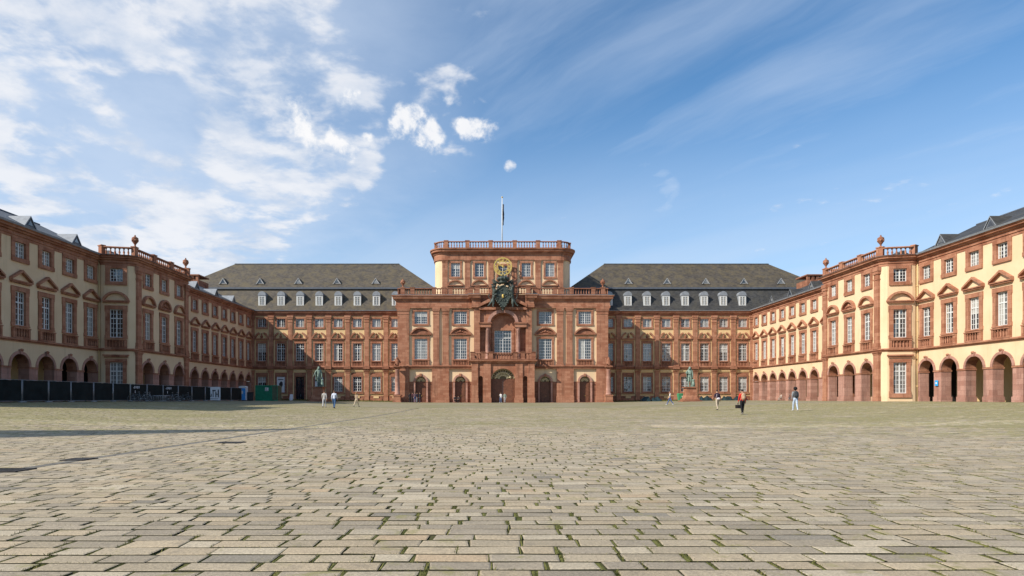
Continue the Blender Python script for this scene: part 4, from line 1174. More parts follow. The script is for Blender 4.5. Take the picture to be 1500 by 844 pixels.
    tw = (4.18, 8.42); mb = MB()
    holes = [hole('tower', s * x, 22.8) for s in (-1, 1) for x in tw] + [hole('tower', 0, 22.3)]
    mb.wall(-a, a, 19.2, 26.8, holes, T, 'cream', .3)
    for arcp in ([(-e, T + 12)] + left, right[::-1] + [(e, T + 12)]):
        for i in range(len(arcp) - 1):
            p, q = arcp[i], arcp[i + 1]; mb.face([(p[0], p[1], 19.2), (q[0], q[1], 19.2), (q[0], q[1], 26.8), (p[0], p[1], 26.8)], 'cream')
    mb.face([(x, y, 27.8) for x, y in TP], 'leaddark')
    mb.face([(-e, T + 12, 19.2), (e, T + 12, 19.2), (e, T + 12, 27.8), (-e, T + 12, 27.8)][::-1], 'cream')
    put('attic_wall', mb, cp)
    for s in (-1, 1):
        for x in tw:
            window(cp, 'tower', (s * x, T, 22.8), 0)
            put('blind_pediment', WM['ped_blind'], cp, (s * x, T, 21.15))
        for x in (10.3, 6.28, 2.1): put('pilaster', pilaster_mesh(.95, 19.2, 25.8, 'red', .2, .5, .4), cp, (s * x, T, 0))
    window(cp, 'tower', (0, T, 22.3), 0)
    mb = MB(); mb.sweep(TP, [(0, 25.75), (.2, 25.75), (.22, 26.0), (.16, 26.05), (.16, 26.75), (.32, 26.85), (.36, 27.1), (.70, 27.2), (.72, 27.45), (.92, 27.6), (.94, 27.78), (0, 27.85)], 'red'); put('attic_cornice', mb, cp)
    L0 = 12 - 2.2; arcL = sum((Vector(arc[i + 1]) - Vector(arc[i])).length for i in range(6))
    b0 = L0 + arcL
    balustrade(cp, TP, 27.86, 1.28, [L0 + .2, b0 + .2] + [b0 + a + x for x in (-6.3, -2.15, 2.15, 6.3)] + [b0 + 2 * a - .2, b0 + 2 * a + arcL - .2], .48, 'red', .1)

def door(parent, x, y, hw, zs, front, big=False):
    """arched double door: leaves, gilded fanlight, stone jambs"""
    z0 = ground_z(x, y - 2)
    lea = MB(); yy = y + .42 if not big else y
    top = zs + (.0 if not big else .35)
    for s in (-1, 1):
        a, b = sorted((0.004 * s, s * hw)); lea.box(a, b, yy, yy + .1, z0 - .1, top, 'wood'); lea.box(min(a,b), max(a,b), yy + .12, yy + .2, z0 - .1, top, 'dark')
        for (pz0, pz1) in ((z0 + .3, z0 + 1.0), (z0 + 1.2, top - .25)):
            u0, u1 = sorted((s * hw * .2, s * hw * .82)); lea.box(u0, u1, yy - .04, yy, pz0, pz1, 'wood')
    d = put('door', lea, parent, (x, 0, 0)) if False else None
    me = lea.mesh('door'); d = bpy.data.objects.new('door', me); COL.objects.link(d); d.parent = parent; d.location = Vector((x, 0, 0)) - parent.location
    m2 = MB(); m2.blob((.12, yy - .08, z0 + 1.15), .06, 'gold', 6, 4); sub('handle', m2, d)
    m2 = MB(); n = 14
    m2.prism([(hw * math.cos(math.pi - math.pi * i / n), zs + hw * math.sin(math.pi * i / n)) for i in range(n + 1)], yy + .04, yy + .1, 'fanback')
    for rr in (.34, .66, .95):
        pts = [(hw * rr * math.cos(math.pi - math.pi * i / n), yy, top + (hw - (top - zs)) * rr * math.sin(math.pi * i / n)) for i in range(n + 1)]
        m2.tube(pts, .055 * (1.8 if big else 1), 'palegold', 5)
    for i in range(1, 12):
        a = math.pi * i / 12
        p0 = (hw * .3 * math.cos(a), yy - .01, top + (hw - (top - zs)) * .3 * math.sin(a)); p1 = (hw * .95 * math.cos(a), yy - .01, top + (hw - (top - zs)) * .95 * math.sin(a))
        m2.tube([p0, p1], .045 * (1.8 if big else 1), 'palegold', 5)
        m2.blob(((p0[0] + p1[0]) / 2, yy - .02, (p0[2] + p1[2]) / 2), .11 * (1.8 if big else 1), 'palegold', 6, 4)
    sub('fanlight', m2, d)
    if not big:
        m2 = MB(); fw = .32; n = 14
        i_ = [(hw * math.cos(math.pi - math.pi * i / n), zs + hw * math.sin(math.pi * i / n)) for i in range(n + 1)]
        o = [((hw + fw) * math.cos(math.pi - math.pi * i / n), zs + (hw + fw) * math.sin(math.pi * i / n)) for i in range(n + 1)]
        m2.strip(i_, o, y - .3, y + .5, 'redpale')
        for s in (-1, 1):
            a, b = sorted((s * hw, s * (hw + fw))); m2.box(a, b, y - .28, y + .45, z0 - .2, zs - .1, 'redpale'); m2.box(a - .05, b + .05, y - .34, y + .45, zs - .1, zs + .04, 'red')
        m2.prism([(-.14, zs + hw - .05), (.14, zs + hw - .05), (.2, zs + hw + .45), (-.2, zs + hw + .45)], y - .42, y + .1, 'red')
        sub('door_frame', m2, d)
        m2 = MB(); m2.box(-hw - .5, hw + .5, y - .9, y + .4, -.2, z0 + .06, 'reddark'); sub('step', m2, d)
cp_build()
for s, nm in ((-1, 'left'), (1, 'right')):
    urn((s * 17.6, DP + .05, 20.6), f'sandstone urn on the balustrade at the {nm} end of the central pavilion', 1.0)

# ------------------------------------------------------------------ clock, coat of arms, flag
def clock():
    zc, y, r = 24.35, DP + .2, 1.53
    t = thing('clock', (0, y, zc), 'round open clock dial with gilded Roman numerals above the coat of arms', 'clock')
    def ring(rad, w):
        mb = MB(); n = 40
        pts_i = [((rad - w) * math.cos(2 * math.pi * i / n), (rad - w) * math.sin(2 * math.pi * i / n)) for i in range(n + 1)]
        pts_o = [((rad + w) * math.cos(2 * math.pi * i / n), (rad + w) * math.sin(2 * math.pi * i / n)) for i in range(n + 1)]
        mb.strip(pts_i, pts_o, -.06, .06, 'gold'); return mb
    put('ring', ring(r, .10), t, (0, y, zc)); put('ring', ring(r * .60, .05), t, (0, y, zc))
    rom = ['XII', 'I', 'II', 'III', 'IIII', 'V', 'VI', 'VII', 'VIII', 'IX', 'X', 'XI']
    for k, s in enumerate(rom):
        mb = MB(); wid = {'I': .12, 'V': .21, 'X': .21}; tot = sum(wid[c] for c in s); u = -tot / 2; h0, h1 = r * .62, r * .97
        for c in s:
            w = wid[c]; q = .05
            def bar(a, b): mb.prism([(a - q, h0), (a + q, h0), (b + q, h1), (b - q, h1)], -.05, .05, 'gold')
            if c == 'I': bar(u + w / 2, u + w / 2)
            elif c == 'V': bar(u + w / 2, u + .03); bar(u + w / 2, u + w - .03)
            else: bar(u + .03, u + w - .03); bar(u + w - .03, u + .03)
            u += w
        mb.prism([(-tot / 2 - .02, h0), (tot / 2 + .02, h0), (tot / 2 + .02, h0 + .05), (-tot / 2 - .02, h0 + .05)], -.045, .045, 'gold')
        o = put('numeral', mb, t, (0, y, zc)); o.rotation_euler = (0, -(-R(30) * k), 0)
    for nm, ang, L, w in (('hour_hand', 300, .80, .085), ('minute_hand', 2, 1.35, .055)):
        mb = MB(); mb.prism([(-w, -.3), (w, -.3), (w * .8, L * .6), (w * 2.2, L * .72), (0, L), (-w * 2.2, L * .72), (-w * .8, L * .6)], -.13, -.09, 'gold')
        o = put(nm, mb, t, (0, y, zc)); o.rotation_euler = (0, R(ang), 0)
    mb = MB(); mb.blob((0, -.12, 0), (.14, .06, .14), 'gold', 10, 6); put('hub', mb, t, (0, y, zc))
    mb = MB(); mb.tube([(0, .05, 0), (0, 1.3, 0)], .06, 'bronze'); mb.tube([(0, .06, -1.5), (0, .06, -1.9)], .08, 'bronze'); put('bracket', mb, t, (0, y, zc))
clock()

def skin(verts, edges, radii, root=0, subd=1):
    me = bpy.data.meshes.new('tmp'); me.from_pydata(verts, edges, [])
    ob = bpy.data.objects.new('tmp', me); COL.objects.link(ob)
    md = ob.modifiers.new('skin', 'SKIN'); md.use_smooth_shade = True; md.branch_smoothing = 0.3
    ly = me.skin_vertices[0].data
    for i, r in enumerate(radii):
        ly[i].radius = r if isinstance(r, tuple) else (r, r)
        ly[i].use_root = (i == root)
    ss = ob.modifiers.new('sub', 'SUBSURF'); ss.levels = subd; ss.render_levels = subd
    dg = bpy.context.evaluated_depsgraph_get()
    out = bpy.data.meshes.new_from_object(ob.evaluated_get(dg))
    bpy.data.objects.remove(ob); bpy.data.meshes.remove(me)
    return out

def arms():
    y = DP - 2.0
    t = thing('coat_of_arms', (0, y, 16.2), 'dark green bronze coat of arms with crown and two lions below the clock', 'coat of arms')
    mb = MB(); pts = []
    for i in range(28):
        a = 2 * math.pi * i / 28; rx = 1.25 + .12 * math.sin(5 * a); rz = 1.55 + .12 * math.cos(4 * a)
        pts.append((rx * math.sin(a), 18.9 - rz * math.cos(a) - (.4 * max(0, math.cos(a)) ** 4)))
    mb.prism(pts, y - .12, y + .5, 'bronze'); rnd = random.Random(4)
    for i in range(28):
        p = pts[i]; mb.blob((p[0], y - .1, p[1]), (rnd.uniform(.13, .26), .2, rnd.uniform(.13, .26)), 'bronze', 7, 5, .25, i)
    for i in range(30):
        mb.blob((rnd.uniform(-.95, .95), y - .12, 18.9 + rnd.uniform(-1.1, 1.1)), (rnd.uniform(.08, .2), .1, rnd.uniform(.08, .2)), 'bronze', 6, 4, .3, 50 + i)
    put('shield', mb, t)
    mb = MB(); mb.blob((0, y - .22, 18.75), (.22, .12, .34), 'gold', 9, 6, .15, 2); mb.blob((0, y - .3, 18.9), (.12, .1, .12), 'gold', 7, 5); put('gilded_emblem', mb, t)
    mb = MB(); mb.lathe([(.75, 0), (.85, .12), (.72, .3), (.80, .5), (1.0, .72), (1.0, .9), (.75, 1.1), (.3, 1.22), (.1, 1.3)], (0, y + .1, 21.0), 'bronze', 14)
    for i in range(10):
        a = math.pi * 2 * i / 10; mb.blob((.9 * math.cos(a), y + .1 + .9 * math.sin(a), 21.75), (.2, .2, .32), 'bronze', 7, 5)
    mb.blob((0, y + .1, 22.45), .16, 'bronze', 8, 5)
    put('crown', mb, t)
    mb = MB()
    for i in range(26):
        s = rnd.choice((-1, 1)); mb.blob((s * rnd.uniform(.3, 1.9), y + rnd.uniform(-.1, .3), 20.6 + rnd.uniform(-.5, .55)), (rnd.uniform(.1, .3), .16, rnd.uniform(.1, .26)), 'bronze', 6, 5, .35, 90 + i)
    for s in (-1, 1):
        for k in range(5): mb.tube([(s * .6, y + .1, 20.9), (s * (1.2 + .12 * k), y, 21.1 + .14 * k), (s * (1.75 + .05 * k), y, 21.0 + .13 * k)], [.12, .1, .05], 'bronze')
    put('mantling', mb, t)
    for s in (-1, 1):
        V = [(s * 1.75, y, 18.0), (s * 1.6, y - .05, 18.7), (s * 1.55, y - .1, 19.5), (s * 1.6, y - .1, 20.1), (s * 1.72, y - .25, 20.45), (s * 1.85, y - .5, 20.42),
             (s * 1.2, y - .35, 19.7), (s * .95, y - .4, 19.9), (s * 1.25, y - .3, 19.1), (s * .95, y - .35, 19.0),
             (s * 2.05, y - .1, 17.75), (s * 2.4, y - .15, 17.2), (s * 2.65, y - .3, 17.05), (s * 1.6, y - .2, 17.6), (s * 1.75, y - .25, 17.0), (s * 1.55, y - .4, 16.9),
             (s * 2.2, y + .1, 18.2), (s * 2.5, y + .1, 18.8), (s * 2.3, y + .1, 19.3)]
        E = [(0, 1), (1, 2), (2, 3), (3, 4), (4, 5), (2, 6), (6, 7), (1, 8), (8, 9), (0, 10), (10, 11), (11, 12), (0, 13), (13, 14), (14, 15), (0, 16), (16, 17), (17, 18)]
        rad = [.34, .34, .36, .32, .33, .16, .16, .12, .16, .12, .24, .14, .11, .22, .13, .1, .09, .07, .12]
        me = skin(V, E, rad); me.materials.append(M['bronze' if s > 0 else 'verdigris' if False else 'bronze']); put('lion', me, t)
    mb = MB(); mb.blob((0, y + .2, 16.75), (.3, .3, .4), 'bronze', 8, 6, .15, 9); mb.blob((0, y + .05, 16.45), (.18, .2, .2), 'bronze', 8, 6); put('mask', mb, t)
arms()

def flagpole():
    y = DP + 8
    t = thing('flagpole', (0, y, 27.8), 'tall white flagpole with a dark furled flag on the attic roof', 'flagpole')
    mb = MB(); mb.tube([(0, 0, 0), (0, 0, 6), (0, 0, 11.1)], [.12, .10, .07], 'white', 10); put('pole', mb, t, (0, y, 27.8))
    mb = MB(); n = 9
    for k in range(3):
        pts = [(.14 + .06 * k + .04 * math.sin(i * 1.3 + k), .05 * math.cos(i + k), 9.9 - .5 * i) for i in range(n)]
        mb.tube(pts, [.04, .08, .10, .11, .11, .10, .09, .07, .03], 'flag', 7)
    put('flag', mb, t, (0, y, 27.8))
    mb = MB(); mb.blob((0, 0, 11.2), .16, 'gold', 8, 6); put('finial', mb, t, (0, y, 27.8))
flagpole()

# ------------------------------------------------------------------ columns at the pavilion corners
for s, nm in ((-1, 'left'), (1, 'right')):
    x, y = s * 18.35, DP - 1.5; z = ground_z(x, y) - .1
    t = thing('monument_column', (x, y, z), f'red sandstone column carrying a small figure at the {nm} corner of the central pavilion', 'column', 'sandstone columns flanking the pavilion')
    mb = MB(); mb.box(-.62, .62, -.62, .62, 0, 1.2, 'red'); mb.box(-.7, .7, -.7, .7, 1.2, 1.4, 'red'); mb.box(-.75, .75, -.75, .75, 0, .25, 'red'); put('pedestal', mb, t, (x, y, z))
    mb = MB(); mb.lathe([(.52, 0), (.52, .15), (.42, .25), (.42, 1.8), (.36, 4.2), (.42, 4.3), (.40, 4.4)], (0, 0, 1.4), 'redpale', 14); put('shaft', mb, t, (x, y, z))
    mb = MB(); mb.lathe([(.4, 0), (.5, .25), (.62, .4)], (0, 0, 5.8), 'reddark', 12); mb.box(-.62, .62, -.62, .62, 6.2, 6.4, 'reddark'); put('capital', mb, t, (x, y, z))
    V = [(0, 0, .1), (0, 0, .5), (0, -.05, .95), (0, -.1, 1.3), (0, -.2, 1.55), (.35, 0, .95), (.55, .1, .5), (-.35, 0, .95), (-.5, 0, 1.35), (.25, -.2, .15), (-.25, -.2, .15)]
    E = [(0, 1), (1, 2), (2, 3), (3, 4), (2, 5), (5, 6), (2, 7), (7, 8), (0, 9), (0, 10)]
    me = skin(V, E, [.3, .34, .32, .17, .2, .16, .13, .16, .1, .2, .2]); me.materials.append(M['reddark']); put('figure', me, t, (x, y, z + 6.4))

# ------------------------------------------------------------------ people
PM = {}
def pmat(c, rough=.85):
    k = 'cloth_%d_%d_%d' % tuple(int(v * 255) for v in c)
    if k not in M: M[k] = simple(k, c, rough, 0, .22, 9, .2)
    return k
SKIN1, SKIN2 = (.42, .25, .17), (.20, .105, .065)
def human_graph(pose, ph=0.0, lean=0.0):
    """joints with +y forward; returns verts, edges, radii, bone names"""
    sw = .42 * math.sin(ph); aw = -.36 * math.sin(ph)
    V = {}; H = .95
    if pose == 'sit': H = .48
    V['pel'] = (0, 0, H); V['spi'] = (0, .01 + lean * .15, H + .20); V['che'] = (0, .0 + lean * .4, H + .40); V['nek'] = (0, -.005 + lean * .55, H + .55)
    V['hd0'] = (0, .01 + lean * .65, H + .615); V['hd1'] = (0, .02 + lean * .75, H + .70); V['hd2'] = (0, .01 + lean * .8, H + .765)
    E = [('pel', 'spi', 'top'), ('spi', 'che', 'top'), ('che', 'nek', 'top'), ('nek', 'hd0', 'skin'), ('hd0', 'hd1', 'skin'), ('hd1', 'hd2', 'skin')]
    Rr = {'pel': (.145, .115), 'spi': (.13, .10), 'che': (.155, .115), 'nek': (.06, .06), 'hd0': (.068, .078), 'hd1': (.082, .095), 'hd2': (.06, .065)}
    for s, q in ((1, 'r'), (-1, 'l')):
        a = aw * s
        V['sh' + q] = (s * .185, V['che'][1], H + .47)
        if pose == 'bag': a = a * .3
        el = (s * .235, V['che'][1] - .26 * math.sin(-a), H + .47 - .27 * math.cos(a))
        fa = a + .28
        wr = (s * .25, el[1] + .25 * math.sin(fa), el[2] - .25 * math.cos(fa))
        if pose == 'phone' and s > 0:
            el = (s * .24, .06, H + .22); wr = (s * .12, .26, H + .36)
        if pose == 'sit': el = (s * .24, .12, H + .25); wr = (s * .14, .34, H + .14)
        V['el' + q] = el; V['wr' + q] = wr
        d = (Vector(wr) - Vector(el)).normalized()
        V['ha' + q] = tuple(Vector(wr) + d * .085); V['fi' + q] = tuple(Vector(wr) + d * .165 + Vector((-s * .015, .02, 0)))
        V['th' + q] = tuple(Vector(wr) + d * .07 + Vector((-s * .03, .05, 0)))
        E += [('che', 'sh' + q, 'top'), ('sh' + q, 'el' + q, 'top'), ('el' + q, 'wr' + q, 'slv'), ('wr' + q, 'ha' + q, 'skin'), ('ha' + q, 'fi' + q, 'skin'), ('wr' + q, 'th' + q, 'skin')]
        Rr.update({'sh' + q: (.068, .068), 'el' + q: (.048, .048), 'wr' + q: (.034, .034), 'ha' + q: (.042, .022), 'fi' + q: (.030, .014), 'th' + q: (.014, .014)})
        b = sw * s
        V['hi' + q] = (s * .095, 0, H - .06)
        if pose == 'sit': kn = (s * .13, .42, H + .02); an = (s * .13, .45, .09)
        else:
            kn = (s * .10, .44 * math.sin(b) + .03, H - .06 - .43 * math.cos(b)); sb = b - max(0, -b) * .55 - .05
            an = (s * .10, kn[1] + .42 * math.sin(sb), kn[2] - .40 * math.cos(sb))
        V['kn' + q] = kn; V['an' + q] = an
        up = .05 if (b < -.2 and pose != 'sit') else 0
        V['to' + q] = (an[0] + s * .02, an[1] + .17, an[2] - .045 - up)
        V['he' + q] = (an[0], an[1] - .05, an[2] - .04)
        E += [('pel', 'hi' + q, 'leg'), ('hi' + q, 'kn' + q, 'leg'), ('kn' + q, 'an' + q, 'leg'), ('an' + q, 'to' + q, 'shoe'), ('an' + q, 'he' + q, 'shoe')]
        Rr.update({'hi' + q: (.098, .098), 'kn' + q: (.064, .064), 'an' + q: (.045, .045), 'to' + q: (.04, .03), 'he' + q: (.038, .034)})
    mz = min(V['to' + q][2] for q in 'rl') - .03
    V = {k: (a, b, c - mz) for k, (a, b, c) in V.items()}
    return V, E, Rr
def figure_mesh(pose, ph, lean, mats, fat=1.0, loose=1.0, short=False):
    V, E, Rr = human_graph(pose, ph, lean); names = list(V); ix = {n: i for i, n in enumerate(names)}
    rad = []
    for n in names:
        a, b = Rr[n]
        k = fat if n in ('pel', 'spi', 'che') else loose if n[:2] in ('hi', 'kn', 'an', 'el', 'sh') else 1
        rad.append((a * k, b * k))
    me = skin([V[n] for n in names], [(ix[a], ix[b]) for a, b, _ in E], rad, ix['pel'], 2 if pose != 'sit' else 1)
    order = ['skin', 'top', 'slv', 'leg', 'shoe']
    for k in order: me.materials.append(M[mats[k]])
    segs = [(Vector(V[a]), Vector(V[b]), k) for a, b, k in E]
    for p in me.polygons:
        c = p.center; best = None
        for a, b, k in segs:
            ab = b - a; t = max(0, min(1, (c - a).dot(ab) / ab.length_squared)); d = (c - a - ab * t).length
            if best is None or d < best[0]: best = (d, k)
        p.material_index = order.index(best[1]); p.use_smooth = True
    return me, V
def hair_mesh(V, style):
    mb = MB(); h = Vector(V['hd1']) + Vector((0, -.012, .018)); k = style[0]
    r = {'short': (.092, .108, .10), 'long': (.10, .112, .112), 'afro': (.15, .15, .145), 'bald': (.085, .1, .06)}[style[1]]
    if style[1] == 'afro':
        mb.blob((h.x, h.y - .03, h.z + .03), (.145, .14, .14), k, 12, 9, .06, 5); return mb
    n = 10; rings = 7; vs = []; fs = []
    for i in range(rings + 1):
        t = math.pi / 2 - (math.pi * .62) * i / rings
        for j in range(n):
            a = 2 * math.pi * j / n; fwd = max(0, math.sin(a)); cut = .35 * fwd if t < .35 else 0
            zz = max(math.sin(t), -.25 + fwd * .75)
            w = 1 + .06 * math.sin(3 * a + i)
            vs.append((h.x + r[0] * math.cos(t) * math.cos(a) * w, h.y + r[1] * math.cos(t) * math.sin(a) * w * (1 - cut * .1), h.z + r[2] * zz))
    for i in range(rings):
        for j in range(n):
            j2 = (j + 1) % n; fs.append((i * n + j, (i + 1) * n + j, (i + 1) * n + j2, i * n + j2))
    mb.raw(vs, fs, k, True)
    if style[1] == 'long': mb.blob((h.x, h.y - .07, h.z - .12), (.075, .05, .16), k, 8, 6)
    return mb
def face_mesh(V, k):
    mb = MB(); h = Vector(V['hd1'])
    mb.blob((h.x, h.y + .098, h.z - .01), (.012, .022, .022), k, 6, 5)
    for s in (-1, 1): mb.blob((s * .088, h.y, h.z - .005), (.01, .02, .03), k, 6, 5); mb.blob((s * .03, h.y + .088, h.z + .015), (.012, .008, .007), 'print', 6, 4)
    mb.blob((h.x, h.y + .086, h.z - .045), (.024, .01, .006), 'reddark', 6, 4)
    return mb
def person(px, D, rz, label, pose='walk', ph=0.8, top=(.5, .5, .5), leg=(.05, .08, .16), shoe=(.04, .04, .04), slv=None, sk=SKIN1, hair=((.03, .02, .015), 'short'), H=1.72, fat=1.0, loose=1.0, lean=0.0, group=None, z=None, x=None, y=None, rest=0.0):
    mats = dict(skin=pmat(sk, .6), top=pmat(top), leg=pmat(leg), shoe=pmat(shoe), slv=pmat(slv if slv else top))
    X = at(px, D) if x is None else x; Y = D if y is None else y
    Z = ground_z(X, Y) if z is None else z
    t = thing('person', (X, Y, Z), label, 'person', group)
    t.rotation_euler = (0, 0, rz)
    s = H / 1.745; t.scale = (s, s, s)
    me, V = figure_mesh(pose, ph, lean, mats, fat, loose)
    for nm, m_ in (('body', me), ('hair', hair_mesh(V, (pmat(hair[0], .6), hair[1]))), ('face', face_mesh(V, mats['skin']))):
        sub(nm, m_, t)
    return t, V, s
def worn(t, V, s, kind, col, label, cat, name):
    """backpack on the shoulders, or a bag in the hand"""
    mb = MB(); k = pmat(col)
    if kind == 'pack':
        c = V['che']; mb.blob((0, c[1] - .19, c[2] - .10), (.165, .115, .27), k, 12, 8); mb.blob((0, c[1] - .27, c[2] - .18), (.12, .07, .14), k, 9, 6)
        for q in (-1, 1): mb.tube([(q * .11, c[1] - .12, c[2] + .10), (q * .12, c[1] + .02, c[2] + .15), (q * .13, c[1] + .13, c[2] + .02), (q * .13, c[1] + .08, c[2] - .2), (q * .12, c[1] - .1, c[2] - .28)], .022, k, 6)
    elif kind == 'hand':
        h = V['fil']; mb.box(h[0] - .13, h[0] + .09, h[1] - .22, h[1] + .16, h[2] - .34, h[2] - .10, k); mb.tube([(h[0], h[1] - .14, h[2] - .1), (h[0], h[1] - .1, h[2] + .02), (h[0], h[1] + .08, h[2] + .02), (h[0], h[1] + .1, h[2] - .1)], .014, k, 6)
    else:
        c = V['pel']; mb.blob((.02, c[1] - .16, c[2] + .04), (.17, .09, .11), k, 10, 7); mb.tube([(-.14, c[1] - .1, c[2] + .05), (-.12, -.1, c[2] + .42), (.1, .1, c[2] + .45), (.15, .05, c[2] + .05)], .014, k, 5)
    o = put(name, mb, None, t.location, t.rotation_euler[2], None, (s, s, s)); tag(o, label, cat)

# walkers on the court
person(475, 65.5, R(4), 'person walking away in pale grey patterned shirt and light trousers', 'walk', .7, (.42, .40, .38), (.44, .44, .45), hair=((.05, .035, .025), 'short'), fat=1.05, loose=1.12)
person(489.5, 63.0, R(-4), 'person walking away in pale blue shirt and blue jeans', 'walk', -.6, (.58, .62, .72), (.06, .12, .24), shoe=(.03, .03, .03), hair=((.10, .07, .05), 'short'), fat=1.1, H=1.76)
person(522, 72.0, R(-25), 'person in brown jacket and beige trousers left of the central pavilion', 'walk', 1.2, (.33, .24, .17), (.52, .42, .30), hair=((.32, .18, .08), 'long'), H=1.66)
a, V, s = person(981.5, 79.5, R(85), 'person in white top and blue jeans walking beside the green bin', 'walk', 1.5, (.62, .58, .56), (.06, .11, .27), shoe=(.6, .6, .6), hair=((.20, .10, .05), 'short'), slv=SKIN1)
a, V, s = person(1051, 56.0, R(10), 'person in dark purple hooded jacket and beige trousers walking away', 'walk', .6, (.035, .022, .040), (.40, .33, .25), hair=((.02, .015, .015), 'short'), fat=1.25, loose=1.05, lean=.12, H=1.74)
worn(a, V, s, 'waist', (.62, .56, .58), 'pale bag at the back of the person in the purple jacket', 'bag', 'shoulder_bag')
a, V, s = person(1087.5, 44.8, R(3), 'person in red jacket and black trousers walking away', 'bag', .5, (.55, .035, .025), (.014, .014, .016), shoe=(.25, .22, .2), hair=((.015, .012, .012), 'short'), fat=1.15, loose=1.1, H=1.72)
worn(a, V, s, 'pack', (.38, .26, .17), 'tan backpack on the person in the red jacket', 'backpack', 'backpack')
worn(a, V, s, 'hand', (.012, .012, .014), 'black bag carried by the person in the red jacket', 'bag', 'hand_bag')
a, V, s = person(1165, 48.6, R(-5), 'person with bushy black hair, grey top and pale jeans walking away', 'walk', -.5, (.20, .21, .22), (.40, .47, .58), shoe=(.6, .6, .6), sk=SKIN2, hair=((.012, .01, .01), 'afro'), fat=1.1, loose=1.12, H=1.74)
worn(a, V, s, 'pack', (.035, .038, .045), 'charcoal backpack on the person with bushy hair', 'backpack', 'backpack')
# group by the left door of the pavilion
for i, (px, c, l, rz, lb) in enumerate(((600.5, (.03, .03, .035), (.03, .03, .035), 20, 'person all in black at the left end of the standing group'), (604, (.10, .04, .05), (.05, .05, .06), -60, 'person in dark maroon top second from left in the group'), (607.8, (.16, .10, .12), (.05, .09, .2), 200, 'person in dusky top in the middle of the group'), (611, (.03, .04, .07), (.3, .3, .33), 120, 'person in navy top and grey trousers in the group'), (615.2, (.035, .05, .06), (.04, .05, .08), 80, 'person in dark teal top at the right end of the group'))):
    person(px, 108.6 + .35 * (i % 2), R(rz), lb, 'walk', .12, c, l, hair=((.03, .02, .015), 'short' if i % 2 else 'long'), H=1.66 + .05 * (i % 3), group='people standing by the left pavilion door')
person(733.5, 108.9, R(150), 'person in white top and jeans before the main portal', 'phone', .15, (.60, .58, .57), (.10, .15, .28), shoe=(.5, .5, .5), hair=((.08, .05, .03), 'long'), H=1.70, group='people in front of the main portal')
person(739.5, 108.7, R(190), 'person in sage green top and pale trousers before the main portal', 'walk', .2, (.24, .30, .25), (.45, .45, .45), hair=((.12, .08, .05), 'short'), H=1.68, group='people in front of the main portal')
for px, c, lb in ((666.5, (.02, .02, .025), 'person in black sitting on the step of the inner left door'), (671.5, (.05, .04, .04), 'person in dark brown sitting on the step of the inner left door')):
    person(px, 111.9, R(180), lb, 'sit', 0, c, (.02, .02, .025), hair=((.02, .015, .012), 'long'), H=1.68, group='people sitting on a door step')
person(1131, 106, R(100), 'person in pale clothes sitting against an arcade pier on the right', 'sit', 0, (.40, .32, .27), (.30, .25, .22), x=46.2, y=106.7, H=1.7)
person(1196, 96, R(80), 'person in dark clothes standing under the right arcade', 'walk', .1, (.10, .09, .08), (.02, .02, .025), x=48.3, y=97.3, H=1.66, z=.8)

